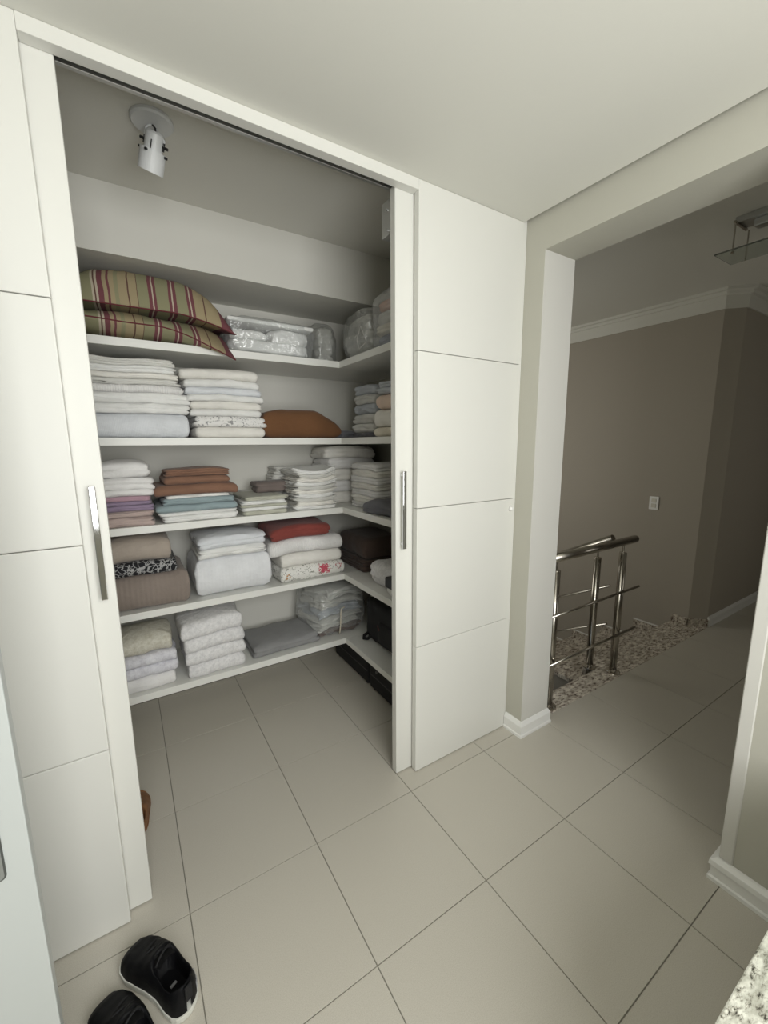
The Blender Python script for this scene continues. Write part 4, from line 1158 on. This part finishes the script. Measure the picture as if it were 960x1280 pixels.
o = obj('ribbon', path_tube(NB(), [(-0.04, -0.160, 0.008), (-0.05, -0.186, 0.03), (-0.048, -0.196, 0.10), (-0.046, -0.196, 0.16), (-0.035, -0.185, 0.185), (-0.005, -0.18, 0.190)], 0.004, 6), F_CREAM, b5, smooth=True); o['label'] = 'cream ribbon'

# black backpack on bottom right shelf
bp_ = obj('backpack', crumple(0.30, 0.60, 0.275, 13.9, 0.010, 0.28, 40), F_BLACK, None, (0.428, 0.62, z), (0, 0, 0), True)
tag(bp_, 'soft black bag on the right of the bottom shelf', 'bag')
obj('carry_loop', path_tube(NB(), [(-0.135, 0.25, 0.04), (-0.165, 0.26, 0.022), (-0.178, 0.24, 0.012), (-0.165, 0.215, 0.018), (-0.14, 0.21, 0.035)], 0.010, 8), F_BLACK, bp_, smooth=True)
obj('front_pocket', crumple(0.06, 0.26, 0.15, 14.9, 0.006, 0.4, 20), F_BLACK, bp_, (-0.135, -0.02, 0.03), (0, 0, 0), True)
obj('zip_pull', tube(NB(), (-0.168, 0.09, 0.155), (-0.166, 0.075, 0.125), 0.003, 8), mat('red_zip_pull', (0.12, 0.03, 0.03), 0.5), bp_)

# black suitcases lying on the closet floor under the right shelf
for (y0, y1, lb) in ((0.31, 0.785, 'black suitcase lying under the right shelf, nearest the door'), (0.80, 1.285, 'black suitcase lying under the right shelf, deep in the corner')):
    e = empty('suitcase', (0.42, (y0 + y1) / 2, 0.0)); tag(e, lb, 'suitcase', 'suitcases on the closet floor')
    hy = (y1 - y0) / 2
    obj('shell', box(NB(), -0.178, 0.18, -hy, hy, 0.012, 0.215, 0.022, 3), F_BLACK, e)
    obj('zip_band', box(NB(), -0.181, 0.181, -hy + 0.01, hy - 0.01, 0.100, 0.112, 0.002), mat('black_zip', (0.02, 0.02, 0.02), 0.4), e)
    for sy in (-1, 1):
        obj('foot', lathe(NB(), [(0, 0), (0.014, 0.0), (0.016, 0.012), (0, 0.013)], 14, Matrix.Translation((-0.15, sy * (hy - 0.04), 0.0))), BLK, e)
        obj('foot', lathe(NB(), [(0, 0), (0.014, 0.0), (0.016, 0.012), (0, 0.013)], 14, Matrix.Translation((0.15, sy * (hy - 0.04), 0.0))), BLK, e)
    obj('corner_stud', lathe(NB(), [(0.0, 0.010), (0.008, 0.009), (0.011, 0.003), (0.011, 0)], 16, Matrix.Translation((-0.178, hy - 0.10, 0.155)) @ Matrix.Rotation(-PI / 2, 4, 'Y')), mat('grey_stud', (0.10, 0.10, 0.095), 0.4), e)


# ------------------------------------------------------------------ shoes
def lerp_table(tb, s):
    for (a0, v0), (a1, v1) in zip(tb, tb[1:]):
        if s <= a1:
            t = (s - a0) / (a1 - a0); t = t * t * (3 - 2 * t) * 0.4 + t * 0.6
            return v0 + (v1 - v0) * t
    return tb[-1][1]


WT = [(0, .006), (.02, .020), (.05, .030), (.10, .037), (.2, .041), (.35, .040), (.5, .043), (.65, .048), (.78, .050), (.88, .045), (.94, .036), (.98, .022), (1, .004)]
HT = [(0, .050), (.03, .072), (.1, .078), (.25, .068), (.38, .076), (.5, .082), (.6, .066), (.75, .048), (.88, .038), (.95, .028), (1, .010)]


def shoe(L=0.285, ws=1.0, hs=1.0, open_=(0.05, 0.50), sole_h=0.024, mu=None, ms=None, kind='sneaker'):
    def cx(s): return 0.010 * math.sin(PI * min(1, s * 1.1)) * 1.0          # slight inward curve
    def upper():
        bm = NB(); rows = []; ns, npx = 60, 40
        for a_ in range(ns + 1):
            s = 0.5 - 0.5 * math.cos(PI * a_ / ns)
            w = lerp_table(WT, s) * ws; h = lerp_table(HT, s) * hs - 0.0
            op = max(0, min(1, (s - open_[0]) / 0.07)) * max(0, min(1, (open_[1] - s) / 0.09))
            op = op ** 0.5 * 0.70
            ring = []
            for b_ in range(npx + 1):
                ph = PI * b_ / npx; c = math.cos(ph); q = abs(c)
                x = w * math.copysign(q ** 0.75, c); zt = sole_h - 0.006 + h * (math.sin(ph) ** 0.62 if ph not in (0, PI) else 0)
                if q < op:
                    rim_h = sole_h - 0.006 + h * (1 - op * op) ** 0.31
                    k_ = min(1, (op - q) / 0.16); k_ = k_ * k_ * (3 - 2 * k_)
                    zt = rim_h - k_ * (rim_h - sole_h - 0.004)
                nz = 0.0012 * N3(x * 60, s * 14, zt * 60)
                ring.append(bm.verts.new((cx(s) + x * (1 + nz * 10), (s - 0.5) * (L - 0.012) + 0.0, zt + nz)))
            rows.append(ring)
        for A_, B_ in zip(rows, rows[1:]):
            for k in range(npx): bm.faces.new((A_[k], A_[k + 1], B_[k + 1], B_[k]))
        return bm
    def sole():
        bm = NB(); rows = []; n_ = 64
        for (zz, ex) in [(0.0, -0.006), (0.002, -0.002), (0.010, 0.000), (sole_h - 0.004, 0.0010), (sole_h, 0.0005), (sole_h, -0.006)]:
            ring = []
            for k in range(2 * n_):
                if k < n_: s = 0.5 - 0.5 * math.cos(PI * k / n_); sg = 1
                else: s = 0.5 + 0.5 * math.cos(PI * (k - n_) / n_); sg = -1
                w = lerp_table(WT, s) * ws + ex + 0.002
                yy = (s - 0.5) * (L - 0.008 + 2 * ex)
                lift_ = 0.012 * max(0, (s - 0.86) / 0.14) ** 2 if zz < 0.015 else 0.004 * max(0, (s - 0.86) / 0.14)
                ring.append(bm.verts.new((cx(s) + sg * w, yy, zz + lift_)))
            rows.append(ring)
        for A_, B_ in zip(rows, rows[1:]):
            for k in range(len(A_)): bm.faces.new((A_[k], A_[(k + 1) % len(A_)], B_[(k + 1) % len(A_)], B_[k]))
        bm.faces.new(rows[0][::-1]); bm.faces.new(rows[-1])
        bmesh.ops.remove_doubles(bm, verts=bm.verts, dist=0.0002)
        return bm
    return upper, sole, cx


BLK_LEA = mat('black_shoe_leather', (0.006, 0.006, 0.007), 0.55, bump=(160, 0.25), spec=0.14)
SOLE_W = mat('white_rubber', (0.70, 0.70, 0.64), 0.6)
LACE = mat('black_lace', (0.008, 0.008, 0.009), 0.8, bump=(500, 0.5))
REFL = mat('silver_print', (0.30, 0.30, 0.31), 0.4)


def sneaker(loc, rz, label):
    e = empty('sneaker', loc, rz); tag(e, label, 'shoe', 'pair of black sneakers on the floor')
    up, so, cx = shoe(ws=1.06, hs=1.12)
    obj('upper', up(), BLK_LEA, e, smooth=True)
    obj('sole', so(), SOLE_W, e, smooth=False)['label'] = 'white rubber sole'
    # toe cap seam, tongue, laces, heel pull, collar padding
    bm = NB()
    path_tube(bm, [(cx(.5) + 0.036 * math.cos(t), -0.020 + 0.014 * math.sin(t) * 0 + 0.006, 0.030 + 0.063 * math.sin(t)) for t in [PI * k / 14 for k in range(15)]], 0.0032, 6)
    obj('throat_seam', bm, BLK_LEA, e, smooth=True)
    bm = NB(); rows = []
    for j in range(9):
        t = j / 8; yy = 0.055 - 0.095 * t; zc = 0.072 + 0.044 * t - 0.006 * t * t
        rows.append([bm.verts.new((cx(.5) + 0.026 * u * (1 - .15 * (t == 1)), yy, zc - 0.010 * u * u)) for u in [k / 4 - 1 for k in range(9)]])
    for A_, B_ in zip(rows, rows[1:]):
        for k in range(8): bm.faces.new((A_[k], A_[k + 1], B_[k + 1], B_[k]))
    r_ = bmesh.ops.solidify(bm, geom=bm.faces[:], thickness=0.005)
    obj('tongue', bm, LACE, e, smooth=True)
    for k in range(5):
        yy = 0.050 - 0.017 * k; zc = 0.080 + 0.0078 * k
        o = obj('lace', path_tube(NB(), [(cx(.5) + 0.027 * u, yy - 0.008 * (u * (1 if k % 2 else -1)), zc - 0.012 * u * u + 0.002) for u in [q / 5 - 1 for q in range(11)]], 0.0030, 6), LACE, e, smooth=True)
    obj('heel_tab', box(NB(), -0.010, 0.010, -0.1425, -0.1365, 0.060, 0.104, 0.002, 2), LACE, e)
    # small silver print on the outer heel side: a row of short strokes
    pr = empty_part = None
    bm = NB()
    for k in range(7):
        s_ = 0.055 + 0.020 * k; w_ = lerp_table(WT, s_)
        xx = cx(s_) + w_ * 1.06 + 0.0008; yy = (s_ - 0.5) * 0.273
        box(bm, xx - 0.003, xx + 0.0006, yy - 0.0016, yy + 0.0012, 0.036, 0.056 - 0.003 * (k % 2), 0.0004)
        box(bm, xx - 0.003, xx + 0.0006, yy - 0.0016, yy + 0.0030, 0.044, 0.047, 0.0004)
    obj('heel_print', bm, REFL, e)['label'] = 'small silver print'
    o = obj('insole_label', box(NB(), -0.009 + cx(.3), 0.009 + cx(.3), -0.060, -0.052, 0.0290, 0.0310, 0.0005), REFL, e)
    return e


sneaker((-1.000, -0.150, 0.0), math.radians(29), 'black sneaker with white sole lying further back, heel in view')
sneaker((-1.080, -0.255, 0.0), math.radians(25), 'black sneaker cut by the bottom frame edge, beside its pair')

BR = mat('brown_leather', (0.22, 0.105, 0.045), 0.5, bump=(150, 0.2))
e = empty('slipper', (-1.040, 0.515, 0.0), math.radians(-3)); tag(e, 'brown leather slipper peeking out behind the left closet door', 'slipper')
up, so, cx = shoe(0.25, 0.92, 0.55, (0.02, 0.45), 0.012)
obj('upper', up(), BR, e, smooth=True); obj('sole', so(), BR, e)
